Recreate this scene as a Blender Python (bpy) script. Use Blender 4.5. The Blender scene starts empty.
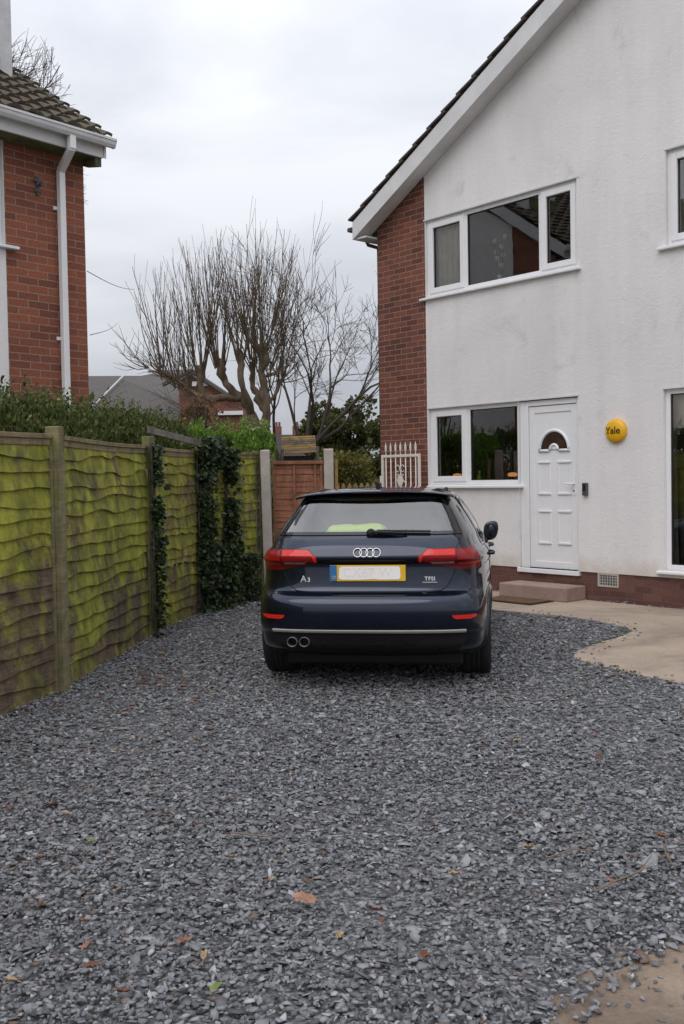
import bpy, bmesh, math, random
import numpy as np
from mathutils import Vector, Matrix, noise as mnoise
random.seed(7); rng = np.random.default_rng(11)
scene = bpy.context.scene
col = scene.collection
R = math.radians

# ------------------------------------------------------------------ helpers
class MB:
    """collects vertices and faces of one mesh"""
    def __init__(s): s.v = []; s.f = []; s.mi = []; s.cur = 0
    def add(s, vs, fs):
        b = len(s.v); s.v += [tuple(map(float, v)) for v in vs]
        for f in fs: s.f.append([b + i for i in f]); s.mi.append(s.cur)
    def box(s, x0, x1, y0, y1, z0, z1):
        vs = [(x0,y0,z0),(x1,y0,z0),(x1,y1,z0),(x0,y1,z0),(x0,y0,z1),(x1,y0,z1),(x1,y1,z1),(x0,y1,z1)]
        s.add(vs, [(3,2,1,0),(4,5,6,7),(0,1,5,4),(1,2,6,5),(2,3,7,6),(3,0,4,7)])
    def hexa(s, p):  # 8 points, bottom ring then top ring
        s.add(p, [(3,2,1,0),(4,5,6,7),(0,1,5,4),(1,2,6,5),(2,3,7,6),(3,0,4,7)])
    def tube(s, pts, rad, n=8, cap=True, flat=1.0):
        pts = [Vector(p) for p in pts]; m = len(pts)
        if not hasattr(rad, '__len__'): rad = [rad] * m
        up = None; rings = []
        for i, p in enumerate(pts):
            t = (pts[min(i+1, m-1)] - pts[max(i-1, 0)])
            if t.length < 1e-9: t = Vector((0,0,1))
            t.normalize()
            if up is None:
                a = Vector((0,0,1)) if abs(t.z) < .9 else Vector((1,0,0))
                up = (a - t * a.dot(t)).normalized()
            else:
                up = (up - t * up.dot(t))
                up = up.normalized() if up.length > 1e-6 else t.orthogonal().normalized()
            sd = t.cross(up)
            rings.append([p + (up * math.cos(2*math.pi*k/n) * flat + sd * math.sin(2*math.pi*k/n)) * rad[i] for k in range(n)])
        vs = [v for r in rings for v in r]; fs = []
        for i in range(m-1):
            for k in range(n):
                k2 = (k+1) % n
                fs.append((i*n+k, i*n+k2, (i+1)*n+k2, (i+1)*n+k))
        if cap:
            fs.append(tuple(reversed(range(n)))); fs.append(tuple((m-1)*n + k for k in range(n)))
        s.add(vs, fs)
    def prism(s, poly, fn0, fn1):  # 2D polygon, two functions mapping to 3D (front, back)
        n = len(poly)
        vs = [fn0(*p) for p in poly] + [fn1(*p) for p in poly]
        fs = [tuple(range(n)), tuple(reversed(range(n, 2*n)))]
        for i in range(n):
            j = (i+1) % n; fs.append((j, i, n+i, n+j))
        s.add(vs, fs)
    def lathe(s, prof, n=32, fn=lambda x, y, z: (x, y, z)):  # prof [(r,h)] around local z
        m = len(prof)
        vs = [fn(r*math.cos(2*math.pi*k/n), r*math.sin(2*math.pi*k/n), h) for r, h in prof for k in range(n)]
        fs = []
        for i in range(m-1):
            for k in range(n):
                k2 = (k+1) % n; fs.append((i*n+k, i*n+k2, (i+1)*n+k2, (i+1)*n+k))
        s.add(vs, fs)
    def build(s, name, mat, parent=None, smooth=False, bevel=0, recalc=True):
        me = bpy.data.meshes.new(name)
        me.from_pydata(s.v, [], s.f)
        mats = mat if isinstance(mat, (list, tuple)) else [mat]
        for m in mats: me.materials.append(m)
        if len(mats) > 1:
            for p, i in zip(me.polygons, s.mi): p.material_index = i
        if recalc:
            b = bmesh.new(); b.from_mesh(me); bmesh.ops.recalc_face_normals(b, faces=b.faces); b.to_mesh(me); b.free()
        if smooth:
            me.polygons.foreach_set('use_smooth', [True]*len(me.polygons))
        o = bpy.data.objects.new(name, me); col.objects.link(o)
        if parent: o.parent = parent
        if bevel:
            md = o.modifiers.new('bevel', 'BEVEL'); md.width = bevel; md.segments = 2; md.limit_method = 'ANGLE'; md.angle_limit = R(40)
        return o

def sharp(o, ang=35):
    me = o.data
    me.polygons.foreach_set('use_smooth', [True]*len(me.polygons))
    b = bmesh.new(); b.from_mesh(me)
    for e in b.edges:
        e.smooth = not (len(e.link_faces) == 2 and e.calc_face_angle(0) > R(ang))
    b.to_mesh(me); b.free()

def np_mesh(name, verts, loops, sizes, mat, attr=None, parent=None, smooth=False):
    me = bpy.data.meshes.new(name)
    me.vertices.add(len(verts)); me.vertices.foreach_set('co', verts.astype(np.float32).ravel())
    me.loops.add(len(loops)); me.loops.foreach_set('vertex_index', loops.astype(np.int32).ravel())
    me.polygons.add(len(sizes))
    st = np.concatenate([[0], np.cumsum(sizes)[:-1]]).astype(np.int32)
    me.polygons.foreach_set('loop_start', st); me.polygons.foreach_set('loop_total', sizes.astype(np.int32))
    me.update(calc_edges=True); me.validate()
    if attr is not None:
        for nm, a in attr.items():
            at = me.attributes.new(nm, 'FLOAT', 'FACE'); at.data.foreach_set('value', a.astype(np.float32))
    me.materials.append(mat)
    if smooth: me.polygons.foreach_set('use_smooth', [True]*len(me.polygons))
    o = bpy.data.objects.new(name, me); col.objects.link(o)
    if parent: o.parent = parent
    return o

def empty(name, loc=(0,0,0), rz=0, label=None, cat=None, group=None):
    o = bpy.data.objects.new(name, None); col.objects.link(o); o.location = loc; o.rotation_euler = (0,0,rz)
    o.empty_display_size = .1
    return tag(o, label, cat, group)
def tag(o, label=None, cat=None, group=None, kind=None):
    if label: o['label'] = label
    if cat: o['category'] = cat
    if group: o['group'] = group
    if kind: o['kind'] = kind
    return o
def copy_tree(o, parent=None):
    c = o.copy(); col.objects.link(c)
    if parent: c.parent = parent
    for ch in list(o.children): copy_tree(ch, c)
    return c

# ------------------------------------------------------------------ materials
class NT:
    def __init__(s, name):
        s.m = bpy.data.materials.new(name); s.m.use_nodes = True; s.t = s.m.node_tree; s.t.nodes.clear()
        s.out = s.n('ShaderNodeOutputMaterial')
        s.b = s.n('ShaderNodeBsdfPrincipled'); s.l(s.b.outputs[0], s.out.inputs[0])
    def n(s, ty, **kw):
        n = s.t.nodes.new(ty)
        for k, v in kw.items():
            if k.startswith('i_'):
                n.inputs[k[2:].replace('_', ' ')].default_value = v
            else: setattr(n, k, v)
        return n
    def l(s, a, b): s.t.links.new(a, b)
    def coord(s, scale=(1,1,1), out='Object'):
        tc = s.n('ShaderNodeTexCoord'); mp = s.n('ShaderNodeMapping'); mp.inputs['Scale'].default_value = scale
        s.l(tc.outputs[out], mp.inputs['Vector']); return mp.outputs[0]
    def noise(s, vec, scale=5, detail=6, rough=.6, dist=0):
        n = s.n('ShaderNodeTexNoise'); n.inputs['Scale'].default_value = scale; n.inputs['Detail'].default_value = detail
        n.inputs['Roughness'].default_value = rough; n.inputs['Distortion'].default_value = dist; s.l(vec, n.inputs['Vector']); return n.outputs[0]
    def ramp(s, fac, stops, interp='LINEAR'):
        r = s.n('ShaderNodeValToRGB'); r.color_ramp.interpolation = interp; e = r.color_ramp.elements
        while len(e) < len(stops): e.new(0)
        for x, (p, c) in zip(e, stops):
            x.position = p; x.color = (c[0], c[1], c[2], 1) if hasattr(c, '__len__') else (c, c, c, 1)
        s.l(fac, r.inputs[0]); return r.outputs[0]
    def mix(s, fac, a, b, mode='MIX'):
        m = s.n('ShaderNodeMix', data_type='RGBA', blend_type=mode)
        for sock, v in ((m.inputs['Factor'], fac), (m.inputs[6], a), (m.inputs[7], b)):
            if hasattr(v, 'is_linked') or isinstance(v, bpy.types.NodeSocket): s.l(v, sock)
            elif hasattr(v, '__len__'): sock.default_value = (v[0], v[1], v[2], 1)
            else: sock.default_value = v
        return m.outputs[2]
    def math(s, op, a, b=0):
        m = s.n('ShaderNodeMath', operation=op)
        for i, v in enumerate((a, b)):
            if isinstance(v, bpy.types.NodeSocket): s.l(v, m.inputs[i])
            else: m.inputs[i].default_value = v
        return m.outputs[0]
    def col(s, v):
        if isinstance(v, bpy.types.NodeSocket): s.l(v, s.b.inputs['Base Color'])
        else: s.b.inputs['Base Color'].default_value = (v[0], v[1], v[2], 1)
    def rough(s, v):
        if isinstance(v, bpy.types.NodeSocket): s.l(v, s.b.inputs['Roughness'])
        else: s.b.inputs['Roughness'].default_value = v
    def bump(s, h, strength=.3, dist=.01):
        b = s.n('ShaderNodeBump'); b.inputs['Strength'].default_value = strength; b.inputs['Distance'].default_value = dist
        s.l(h, b.inputs['Height']); s.l(b.outputs[0], s.b.inputs['Normal']); return b

def simple(name, c, rough=.6, metal=0, coat=0, var=.12, scale=6, bump=0, bscale=80, spec=.5):
    t = NT(name); v = t.coord()
    n = t.noise(v, scale, 5)
    t.col(t.ramp(n, [(.25, [x*(1-var) for x in c]), (.75, [min(1, x*(1+var)) for x in c])]))
    t.b.inputs['Metallic'].default_value = metal; t.b.inputs['Coat Weight'].default_value = coat
    t.b.inputs['Specular IOR Level'].default_value = spec
    r = t.noise(v, scale*3, 3)
    t.rough(t.ramp(r, [(.3, max(0.02, rough*.85)), (.7, min(1, rough*1.15))]))
    if bump: t.bump(t.noise(v, bscale, 4), bump, .005)
    return t.m

def brick_mat(name, c1, c2, mortar, wall_tint=None):
    t = NT(name)
    tc = t.n('ShaderNodeTexCoord'); sp = t.n('ShaderNodeSeparateXYZ'); t.l(tc.outputs['Object'], sp.inputs[0])
    cb = t.n('ShaderNodeCombineXYZ'); t.l(t.math('ADD', sp.outputs[0], sp.outputs[1]), cb.inputs[0]); t.l(sp.outputs[2], cb.inputs[1])
    nz = t.noise(tc.outputs['Object'], 9, 3)
    ad = t.n('ShaderNodeVectorMath', operation='ADD'); sc = t.n('ShaderNodeVectorMath', operation='SCALE'); sc.inputs['Scale'].default_value = .006
    cn = t.n('ShaderNodeTexNoise'); cn.inputs['Scale'].default_value = 6; t.l(tc.outputs['Object'], cn.inputs['Vector'])
    t.l(cn.outputs['Color'], sc.inputs[0]); t.l(cb.outputs[0], ad.inputs[0]); t.l(sc.outputs[0], ad.inputs[1])
    b = t.n('ShaderNodeTexBrick'); t.l(ad.outputs[0], b.inputs['Vector'])
    b.inputs['Scale'].default_value = 1; b.inputs['Brick Width'].default_value = .225; b.inputs['Row Height'].default_value = .075
    b.inputs['Mortar Size'].default_value = .0055; b.inputs['Mortar Smooth'].default_value = .25; b.inputs['Bias'].default_value = -.1
    b.inputs['Color1'].default_value = (*c1, 1); b.inputs['Color2'].default_value = (*c2, 1); b.inputs['Mortar'].default_value = (*mortar, 1)
    n1 = t.noise(tc.outputs['Object'], 45, 6, .7); n2 = t.noise(tc.outputs['Object'], 1.3, 4)
    c = t.mix(.75, b.outputs[0], t.ramp(n1, [(.3, .55), (.7, 1.35)]), 'MULTIPLY')
    c = t.mix(.5, c, t.ramp(n2, [(.3, .72), (.7, 1.2)]), 'MULTIPLY')
    t.col(c); t.rough(.88)
    h = t.math('SUBTRACT', t.math('MULTIPLY', n1, .35), b.outputs['Fac'])
    t.bump(h, .7, .008)
    return t.m

M = {}
M['brick'] = brick_mat('red_brick', (.215,.072,.042), (.10,.034,.026), (.31,.215,.175))
M['brick_left'] = brick_mat('orange_red_brick', (.30,.095,.050), (.17,.055,.036), (.30,.22,.17))
M['plinth'] = brick_mat('plinth_brick', (.11,.046,.038), (.19,.085,.068), (.13,.085,.07))

def render_mat():
    t = NT('painted_render'); v = t.coord(); 
    big = t.noise(v, .55, 5, .6, .4); vs = t.coord((3.2, 3.2, .35)); st = t.noise(vs, .8, 5, .65)
    c = t.ramp(big, [(.3, (.72,.695,.69)), (.55, (.80,.775,.77)), (.8, (.83,.81,.80))])
    c = t.mix(.45, c, t.ramp(st, [(.38, (.86,.86,.87)), (.6, (1,1,1))]), 'MULTIPLY')
    patch = t.noise(v, 1.7, 7, .7, .6)
    c = t.mix(t.ramp(patch, [(.58, 0), (.72, .5)]), c, (.47,.48,.47))
    # green-brown splash dirt low on the wall, a stain with a ragged edge of its own
    sp = t.n('ShaderNodeSeparateXYZ'); t.l(v, sp.inputs[0])
    edge = t.math('ADD', sp.outputs[2], t.math('MULTIPLY', t.noise(v, 6, 5), -.45))
    c = t.mix(t.ramp(edge, [(.12, .5), (.34, 0)]), c, (.50,.43,.34))
    t.col(c); t.rough(.9)
    vb = t.coord((1, 1, 1.7)); f1 = t.noise(vb, 8, 10, .78, 1.6); f2 = t.noise(v, 60, 4)
    h = t.math('ADD', f1, t.math('MULTIPLY', f2, .3))
    t.bump(h, .40, .018); return t.m
M['render'] = render_mat()
M['upvc'] = simple('white_upvc', (.80,.80,.81), .32, var=.03)
M['upvc_dirty'] = simple('white_painted_board', (.66,.66,.66), .5, var=.12, scale=3, bump=.1)
M['glass_frame'] = simple('black_gasket', (.02,.02,.02), .5)
M['dark_plastic'] = simple('dark_plastic', (.012,.012,.013), .6, bump=.1, spec=.3)
M['black_gloss'] = simple('black_gloss', (.008,.008,.010), .12)
M['grey_box'] = simple('slate_grey_plastic', (.06,.07,.075), .4)

def glass_mat(name, tint, ior=1.5, gl=.02, boost=1.0):
    t = NT(name); t.t.nodes.remove(t.b)
    fr = t.n('ShaderNodeFresnel'); fr.inputs[0].default_value = ior
    g = t.n('ShaderNodeBsdfGlossy'); g.inputs['Roughness'].default_value = gl; g.inputs['Color'].default_value = (1,1,1,1)
    v = t.coord(); bp = t.n('ShaderNodeBump'); bp.inputs['Strength'].default_value = .05; bp.inputs['Distance'].default_value = .01
    t.l(t.noise(v, 2.5, 2), bp.inputs['Height']); t.l(bp.outputs[0], g.inputs['Normal'])
    tr = t.n('ShaderNodeBsdfTransparent'); tr.inputs['Color'].default_value = (*tint, 1)
    mx = t.n('ShaderNodeMixShader'); t.l(t.math('MULTIPLY', fr.outputs[0], boost), mx.inputs[0]); t.l(tr.outputs[0], mx.inputs[1]); t.l(g.outputs[0], mx.inputs[2])
    t.l(mx.outputs[0], t.out.inputs[0]); return t.m
M['glass'] = glass_mat('window_glass', (.90,.93,.92), 1.6, .006, 3.0)
M['car_glass'] = glass_mat('tinted_car_glass', (.80,.88,.86), 1.55, .015, 2.4)

def tile_mat(name, c1, c2, moss, mossamt):
    t = NT(name); v = t.coord(); n = t.noise(v, 7, 6, .7); m = t.noise(v, 3.1, 8, .75)
    c = t.ramp(n, [(.3, c1), (.7, c2)])
    c = t.mix(t.ramp(m, [(.5-mossamt, 0), (.6, .8)]), c, moss)
    t.col(c); t.rough(.9); t.bump(t.noise(v, 40, 6), .6, .01); return t.m
M['roof_tile'] = tile_mat('dark_roof_tile', (.045,.035,.032), (.085,.065,.055), (.07,.07,.06), 0)
M['roof_tile_left'] = tile_mat('mossy_roof_tile', (.06,.045,.036), (.12,.09,.066), (.11,.105,.065), .06)
M['slate'] = tile_mat('grey_slate', (.075,.07,.072), (.13,.12,.12), (.12,.10,.08), .04)

def fence_mat(name, wood1, wood2, moss1, moss2, amt, sz=1.0):
    t = NT(name); v = t.coord(); gv = t.coord((1.6, 1.6, 14)); 
    grain = t.noise(gv, 3.2, 8, .7, 1.2)
    c = t.ramp(grain, [(.3, wood1), (.7, wood2)])
    mv = t.coord((1.5, 1.5, 1.25)); m = t.noise(mv, 1.25*sz, 9, .66, .7); m2 = t.noise(v, 9, 6, .7)
    sz_ = t.n('ShaderNodeSeparateXYZ'); t.l(v, sz_.inputs[0]); mm = t.math('ADD', t.math('ADD', m, t.math('MULTIPLY', t.math('SUBTRACT', sz_.outputs[2], .95), .075)), t.math('MULTIPLY', m2, .22))
    mc = t.ramp(t.noise(v, 5, 6, .7), [(.3, moss1), (.7, moss2)])
    c = t.mix(t.ramp(mm, [(.60-amt, 0), (.72-amt, .92)]), c, mc)
    streak = t.noise(t.coord((3.2, 3.2, 1.3)), 2.0, 6, .65, .8)
    c = t.mix(.75, c, t.ramp(streak, [(.34, .42), (.56, 1.12)]), 'MULTIPLY')
    t.col(c); t.rough(.93); t.bump(t.math('ADD', grain, m2), .6, .006); return t.m
M['fence'] = fence_mat('mossy_weathered_larch', (.062,.042,.024), (.21,.148,.092), (.11,.12,.014), (.43,.42,.05), .090)
M['fence_post'] = fence_mat('weathered_post', (.14,.12,.062), (.28,.24,.125), (.13,.135,.03), (.22,.22,.06), -.04)
M['fence_cap'] = fence_mat('weathered_cap_rail', (.16,.12,.065), (.32,.255,.14), (.15,.15,.03), (.22,.2,.05), -.09)
M['brown_fence'] = fence_mat('brown_stained_panel', (.20,.078,.042), (.33,.145,.085), (.2,.1,.05), (.2,.1,.05), -.4)
M['grey_wood'] = fence_mat('grey_old_wood', (.13,.12,.10), (.24,.22,.19), (.12,.13,.05), (.1,.12,.04), -.15)
M['new_wood'] = fence_mat('yellow_timber', (.28,.17,.06), (.46,.31,.12), (.2,.15,.08), (.2,.15,.08), -.2)
M['concrete_post'] = simple('concrete_post', (.42,.375,.34), .9, var=.25, scale=5, bump=.5)

def bark_mat(name, a, b, g):
    t = NT(name); v = t.coord((1,1,.3)); n = t.noise(v, 12, 7, .7)
    c = t.mix(t.ramp(t.noise(t.coord(), 2, 5), [(.45, 0), (.7, .6)]), t.ramp(n, [(.3, a), (.7, b)]), g)
    t.col(c); t.rough(.95); t.bump(n, 1.0, .04); return t.m
M['bark'] = bark_mat('brown_bark', (.065,.045,.030), (.20,.145,.10), (.16,.14,.07))
M['bark_dark'] = bark_mat('dark_bark', (.05,.037,.03), (.10,.078,.062), (.08,.08,.05))

def leaf_mat(name, stops, rough=.55):
    t = NT(name); a = t.n('ShaderNodeAttribute'); a.attribute_name = 'tone'
    t.col(t.ramp(a.outputs['Fac'], stops)); t.rough(rough); t.b.inputs['Specular IOR Level'].default_value = .35
    tl = t.n('ShaderNodeBsdfTranslucent'); t.l(t.b.inputs['Base Color'].links[0].from_socket, tl.inputs[0])
    mx = t.n('ShaderNodeMixShader'); mx.inputs[0].default_value = .22
    t.l(t.b.outputs[0], mx.inputs[1]); t.l(tl.outputs[0], mx.inputs[2]); t.l(mx.outputs[0], t.out.inputs[0])
    return t.m
M['hedge_leaf'] = leaf_mat('hedge_leaf', [(0, (.03,.05,.012)), (.5, (.085,.115,.028)), (.80, (.16,.19,.055)), (1, (.30,.22,.11))])
M['privet_leaf'] = leaf_mat('privet_leaf', [(0, (.05,.10,.015)), (.5, (.14,.26,.035)), (1, (.28,.42,.08))])
M['ivy_leaf'] = leaf_mat('ivy_leaf', [(0, (.014,.026,.012)), (.6, (.035,.06,.022)), (.9, (.07,.10,.035)), (1, (.15,.11,.05))], .4)
M['evergreen_leaf'] = leaf_mat('evergreen_leaf', [(0, (.035,.045,.014)), (.6, (.095,.108,.030)), (1, (.19,.175,.06))])
M['yellow_leaf'] = leaf_mat('yellow_leaf', [(0, (.06,.07,.015)), (.6, (.14,.14,.03)), (1, (.25,.2,.06))])
M['dead_leaf'] = leaf_mat('dead_leaf', [(0, (.09,.045,.025)), (.5, (.17,.10,.055)), (1, (.24,.18,.10))])

# ------------------------------------------------------------------ camera
H = 1.5; fpx = 995.0; pch = math.atan(34/995.); rol = .017
F = Vector((0, math.cos(pch), -math.sin(pch))); U0 = Vector((0, math.sin(pch), math.cos(pch))); R0 = Vector((1,0,0))
Rv = R0*math.cos(rol) - U0*math.sin(rol); Uv = U0*math.cos(rol) + R0*math.sin(rol)
cam = bpy.data.cameras.new('camera'); cam.sensor_fit = 'VERTICAL'; cam.sensor_height = 36; cam.lens = fpx/1024*36
cam.clip_end = 2000; cam.clip_start = .05
co = bpy.data.objects.new('camera', cam); col.objects.link(co)
mt = Matrix.Identity(4)
for i in range(3): mt[i][0] = Rv[i]; mt[i][1] = Uv[i]; mt[i][2] = -F[i]
mt[2][3] = H; co.matrix_world = mt; scene.camera = co

# ------------------------------------------------------------------ world and sun
w = bpy.data.worlds.new('World'); scene.world = w; w.use_nodes = True
nt = w.node_tree; nt.nodes.clear()
def N(ty): return nt.nodes.new(ty)
out = N('ShaderNodeOutputWorld'); bg = N('ShaderNodeBackground')
sky = N('ShaderNodeTexSky'); sky.sky_type = 'NISHITA'; sky.sun_disc = False; sky.sun_elevation = R(38); sky.sun_rotation = R(-160)
sky.air_density = 1; sky.dust_density = 3
tc = N('ShaderNodeTexCoord'); mp = N('ShaderNodeMapping'); mp.inputs['Scale'].default_value = (1, 1, 2.6)
n1 = N('ShaderNodeTexNoise'); n1.inputs['Scale'].default_value = 2.3; n1.inputs['Detail'].default_value = 6; n1.inputs['Roughness'].default_value = .5; n1.inputs['Distortion'].default_value = .3
rp = N('ShaderNodeValToRGB'); rp.color_ramp.elements[0].position = .38; rp.color_ramp.elements[0].color = (.53,.55,.61,1)
rp.color_ramp.elements[1].position = .62; rp.color_ramp.elements[1].color = (.77,.79,.835,1)
sep = N('ShaderNodeSeparateXYZ'); mr = N('ShaderNodeMapRange'); mr.inputs['From Min'].default_value = 0.0; mr.inputs['From Max'].default_value = 1.0
mr.inputs['To Min'].default_value = .83; mr.inputs['To Max'].default_value = 2.5
mul = N('ShaderNodeVectorMath'); mul.operation = 'SCALE'
L = nt.links.new
L(tc.outputs['Generated'], mp.inputs[0]); L(mp.outputs[0], n1.inputs['Vector']); L(n1.outputs[0], rp.inputs[0])
L(tc.outputs['Generated'], sep.inputs[0]); L(sep.outputs[2], mr.inputs['Value']); L(rp.outputs[0], mul.inputs[0]); L(mr.outputs[0], mul.inputs['Scale'])
sks = N('ShaderNodeVectorMath'); sks.operation = 'SCALE'; sks.inputs['Scale'].default_value = .05; L(sky.outputs[0], sks.inputs[0])
mx = N('ShaderNodeMix'); mx.data_type = 'RGBA'; mx.inputs['Factor'].default_value = .90
L(sks.outputs[0], mx.inputs[6]); L(mul.outputs[0], mx.inputs[7]); L(mx.outputs[2], bg.inputs['Color']); bg.inputs['Strength'].default_value = 1.0
L(bg.outputs[0], out.inputs[0])
sl = bpy.data.lights.new('sun', 'SUN'); sl.energy = .85; sl.angle = R(40); sl.color = (1, .95, .90)
so = bpy.data.objects.new('sun', sl); col.objects.link(so)
sd = Vector((-.35, -.75, .9)).normalized()      # towards the sun: behind and left of the camera
so.rotation_euler = sd.to_track_quat('Z', 'Y').to_euler()
scene.view_settings.view_transform = 'Standard'; scene.view_settings.look = 'None'
scene.view_settings.exposure = 0; scene.view_settings.gamma = 1; scene.view_settings.use_curve_mapping = False
scene.render.engine = 'CYCLES'
scene.cycles.max_bounces = 8; scene.cycles.transparent_max_bounces = 16

# ------------------------------------------------------------------ ground
def pip(px, py, poly):
    inside = np.zeros(len(px), bool); n = len(poly); j = n-1
    for i in range(n):
        xi, yi = poly[i]; xj, yj = poly[j]
        c = ((yi > py) != (yj > py)) & (px < (xj-xi)*(py-yi)/((yj-yi) or 1e-12) + xi)
        inside ^= c; j = i
    return inside
HO = Vector((.573, 14.368, 0)); hx = Vector((.65507, -.75556, 0)); hn = Vector((-.75556, -.65507, 0))
def hw(s, y, z=0): # right house local to world (y into the house)
    p = HO + hx*s - hn*y; return (p.x, p.y, z)
fence_line = [(-4.1,.2),(-3.15,2.25),(-2.62,4.6),(-2.05,7.08),(-1.875,9.60),(-1.62,11.4),(-1.02,12.6)]
drive = [(-5.5,-6)] + fence_line + [(-.2,13.2),(.55,14.36),(9.2,4.4),(9.2,-6)]
def dense(poly, step=.12, amp=.03, seed=0, closed=True):
    o = []; n = len(poly)
    for i in range(n if closed else n-1):
        a = Vector((*poly[i],0)); b = Vector((*poly[(i+1)%n],0)); k = max(1, int((b-a).length/step))
        for q in range(k):
            p = a.lerp(b, q/k); v = mnoise.noise_vector(Vector((p.x*2.3+seed, p.y*2.3, 0)))
            v2 = mnoise.noise_vector(Vector((p.x*9+seed, p.y*9, 5)))
            o.append((p.x + v.x*amp*2 + v2.x*amp, p.y + v.y*amp*2 + v2.y*amp))
    return o
patio0 = [hw(-.1,-1.55)[:2], (.74,12.0),(1.72,10.88),(2.25,10.42),(2.54,10.03),(2.68,9.62),(2.72,9.29),(2.55,9.05),(2.28,8.75),(2.12,8.53),(1.93,8.3),(1.86,8.0),(1.90,7.8),(1.97,7.64),(2.37,6.91),(2.9,6.3),(5.0,5.1),(8.5,4.4),hw(11,-.05)[:2],hw(-.1,-.05)[:2]]
patio = dense(patio0, .12, .012, 3)
dirt0 = [(-.3,1.9),(.15,2.35),(.50,2.66),(.77,2.90),(1.07,3.14),(1.45,3.45),(2.1,3.72),(3.4,3.9),(6,3.3),(6,-4),(-.3,-4)]
dirt = dense(dirt0, .15, .03, 9)

t = NT('earth_and_grass'); v = t.coord(); n = t.noise(v, .4, 6); n2 = t.noise(v, 12, 6)
t.col(t.mix(t.ramp(n, [(.4, 0), (.6, 1)]), t.ramp(n2, [(.3, (.04,.05,.02)), (.7, (.07,.09,.03))]), t.ramp(n2, [(.3, (.06,.045,.03)), (.7, (.11,.085,.06))])))
t.rough(.95); t.bump(n2, .8, .03); M['ground'] = t.m
g = MB(); g.add([(-500,-500,-.008),(500,-500,-.008),(500,500,-.008),(-500,500,-.008)], [(0,1,2,3)])
tag(g.build('ground', M['ground'], recalc=False), kind='structure')

def gravel_cols(t, fac):
    return t.ramp(fac, [(0, (.050,.050,.053)), (.28, (.118,.119,.127)), (.55, (.200,.201,.212)), (.80, (.30,.302,.312)), (.93, (.40,.40,.405)), (.97, (.15,.10,.075)), (1, (.11,.07,.045))])
t = NT('slate_bed'); v = t.coord(); vo = t.n('ShaderNodeTexVoronoi'); vo.inputs['Scale'].default_value = 55; vo.inputs['Randomness'].default_value = 1
wp = t.n('ShaderNodeMapping'); wp.inputs['Scale'].default_value = (1, 1.5, 1); t.l(v, wp.inputs[0]); t.l(wp.outputs[0], vo.inputs['Vector'])
sc_ = t.n('ShaderNodeSeparateColor'); t.l(vo.outputs['Color'], sc_.inputs[0])
c = gravel_cols(t, t.math('MULTIPLY', sc_.outputs[0], .7)); c = t.mix(1, c, t.ramp(vo.outputs['Distance'], [(.2, 1), (.75, .3)]), 'MULTIPLY')
c = t.mix(t.ramp(t.noise(v, .8, 5), [(.55, 0), (.75, .4)]), c, (.06,.045,.035))
t.col(c); t.rough(.85); t.bump(vo.outputs['Color'], .6, .02); M['bed'] = t.m
def sheet(name, poly, z, mat, bumpz=0):
    b = bmesh.new(); vs = [b.verts.new((x,y,z)) for x,y in poly]; f = b.faces.new(vs)
    if f.normal.z < 0: f.normal_flip()
    bmesh.ops.triangulate(b, faces=b.faces[:])
    me = bpy.data.meshes.new(name); b.to_mesh(me); b.free(); me.materials.append(mat)
    o = bpy.data.objects.new(name, me); col.objects.link(o); return o
tag(sheet('gravel_bed', dense(drive, 1, .0), 0, M['bed']), kind='structure')

def concrete_mat(name, a, b, c_):
    t = NT(name); v = t.coord(); n = t.noise(v, 1.1, 8, .65, .6); n2 = t.noise(v, 60, 5, .7); n3 = t.noise(v, 3.3, 6, .7, 1)
    c = t.ramp(n, [(.3, a), (.55, b), (.8, c_)]); c = t.mix(.6, c, t.ramp(n2, [(.3, .7), (.7, 1.25)]), 'MULTIPLY')
    c = t.mix(t.ramp(n3, [(.55, 0), (.75, .55)]), c, tuple(x*.45 for x in a))
    t.col(c); t.rough(.9); t.bump(t.math('ADD', n2, t.math('MULTIPLY', n3, 2)), .7, .008); return t.m
M['patio'] = concrete_mat('worn_buff_concrete', (.25,.195,.15), (.40,.315,.245), (.47,.375,.30))
M['step'] = concrete_mat('pink_painted_concrete', (.28,.185,.155), (.36,.25,.21), (.40,.28,.24))
M['dirt'] = concrete_mat('muddy_ground', (.09,.062,.042), (.23,.17,.125), (.38,.30,.23))
b = bmesh.new(); vs = [b.verts.new((x,y,.018)) for x,y in patio]; f = b.faces.new(vs)
if f.normal.z < 0: f.normal_flip()
ex = bmesh.ops.extrude_face_region(b, geom=[f]); bmesh.ops.translate(b, verts=[q for q in ex['geom'] if isinstance(q, bmesh.types.BMVert)], vec=(0,0,-.03))
bmesh.ops.recalc_face_normals(b, faces=b.faces[:]); bmesh.ops.triangulate(b, faces=b.faces[:])
me = bpy.data.meshes.new('concrete_patio'); b.to_mesh(me); b.free(); me.materials.append(M['patio'])
po = bpy.data.objects.new('concrete_patio', me); col.objects.link(po); tag(po, kind='structure')
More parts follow.
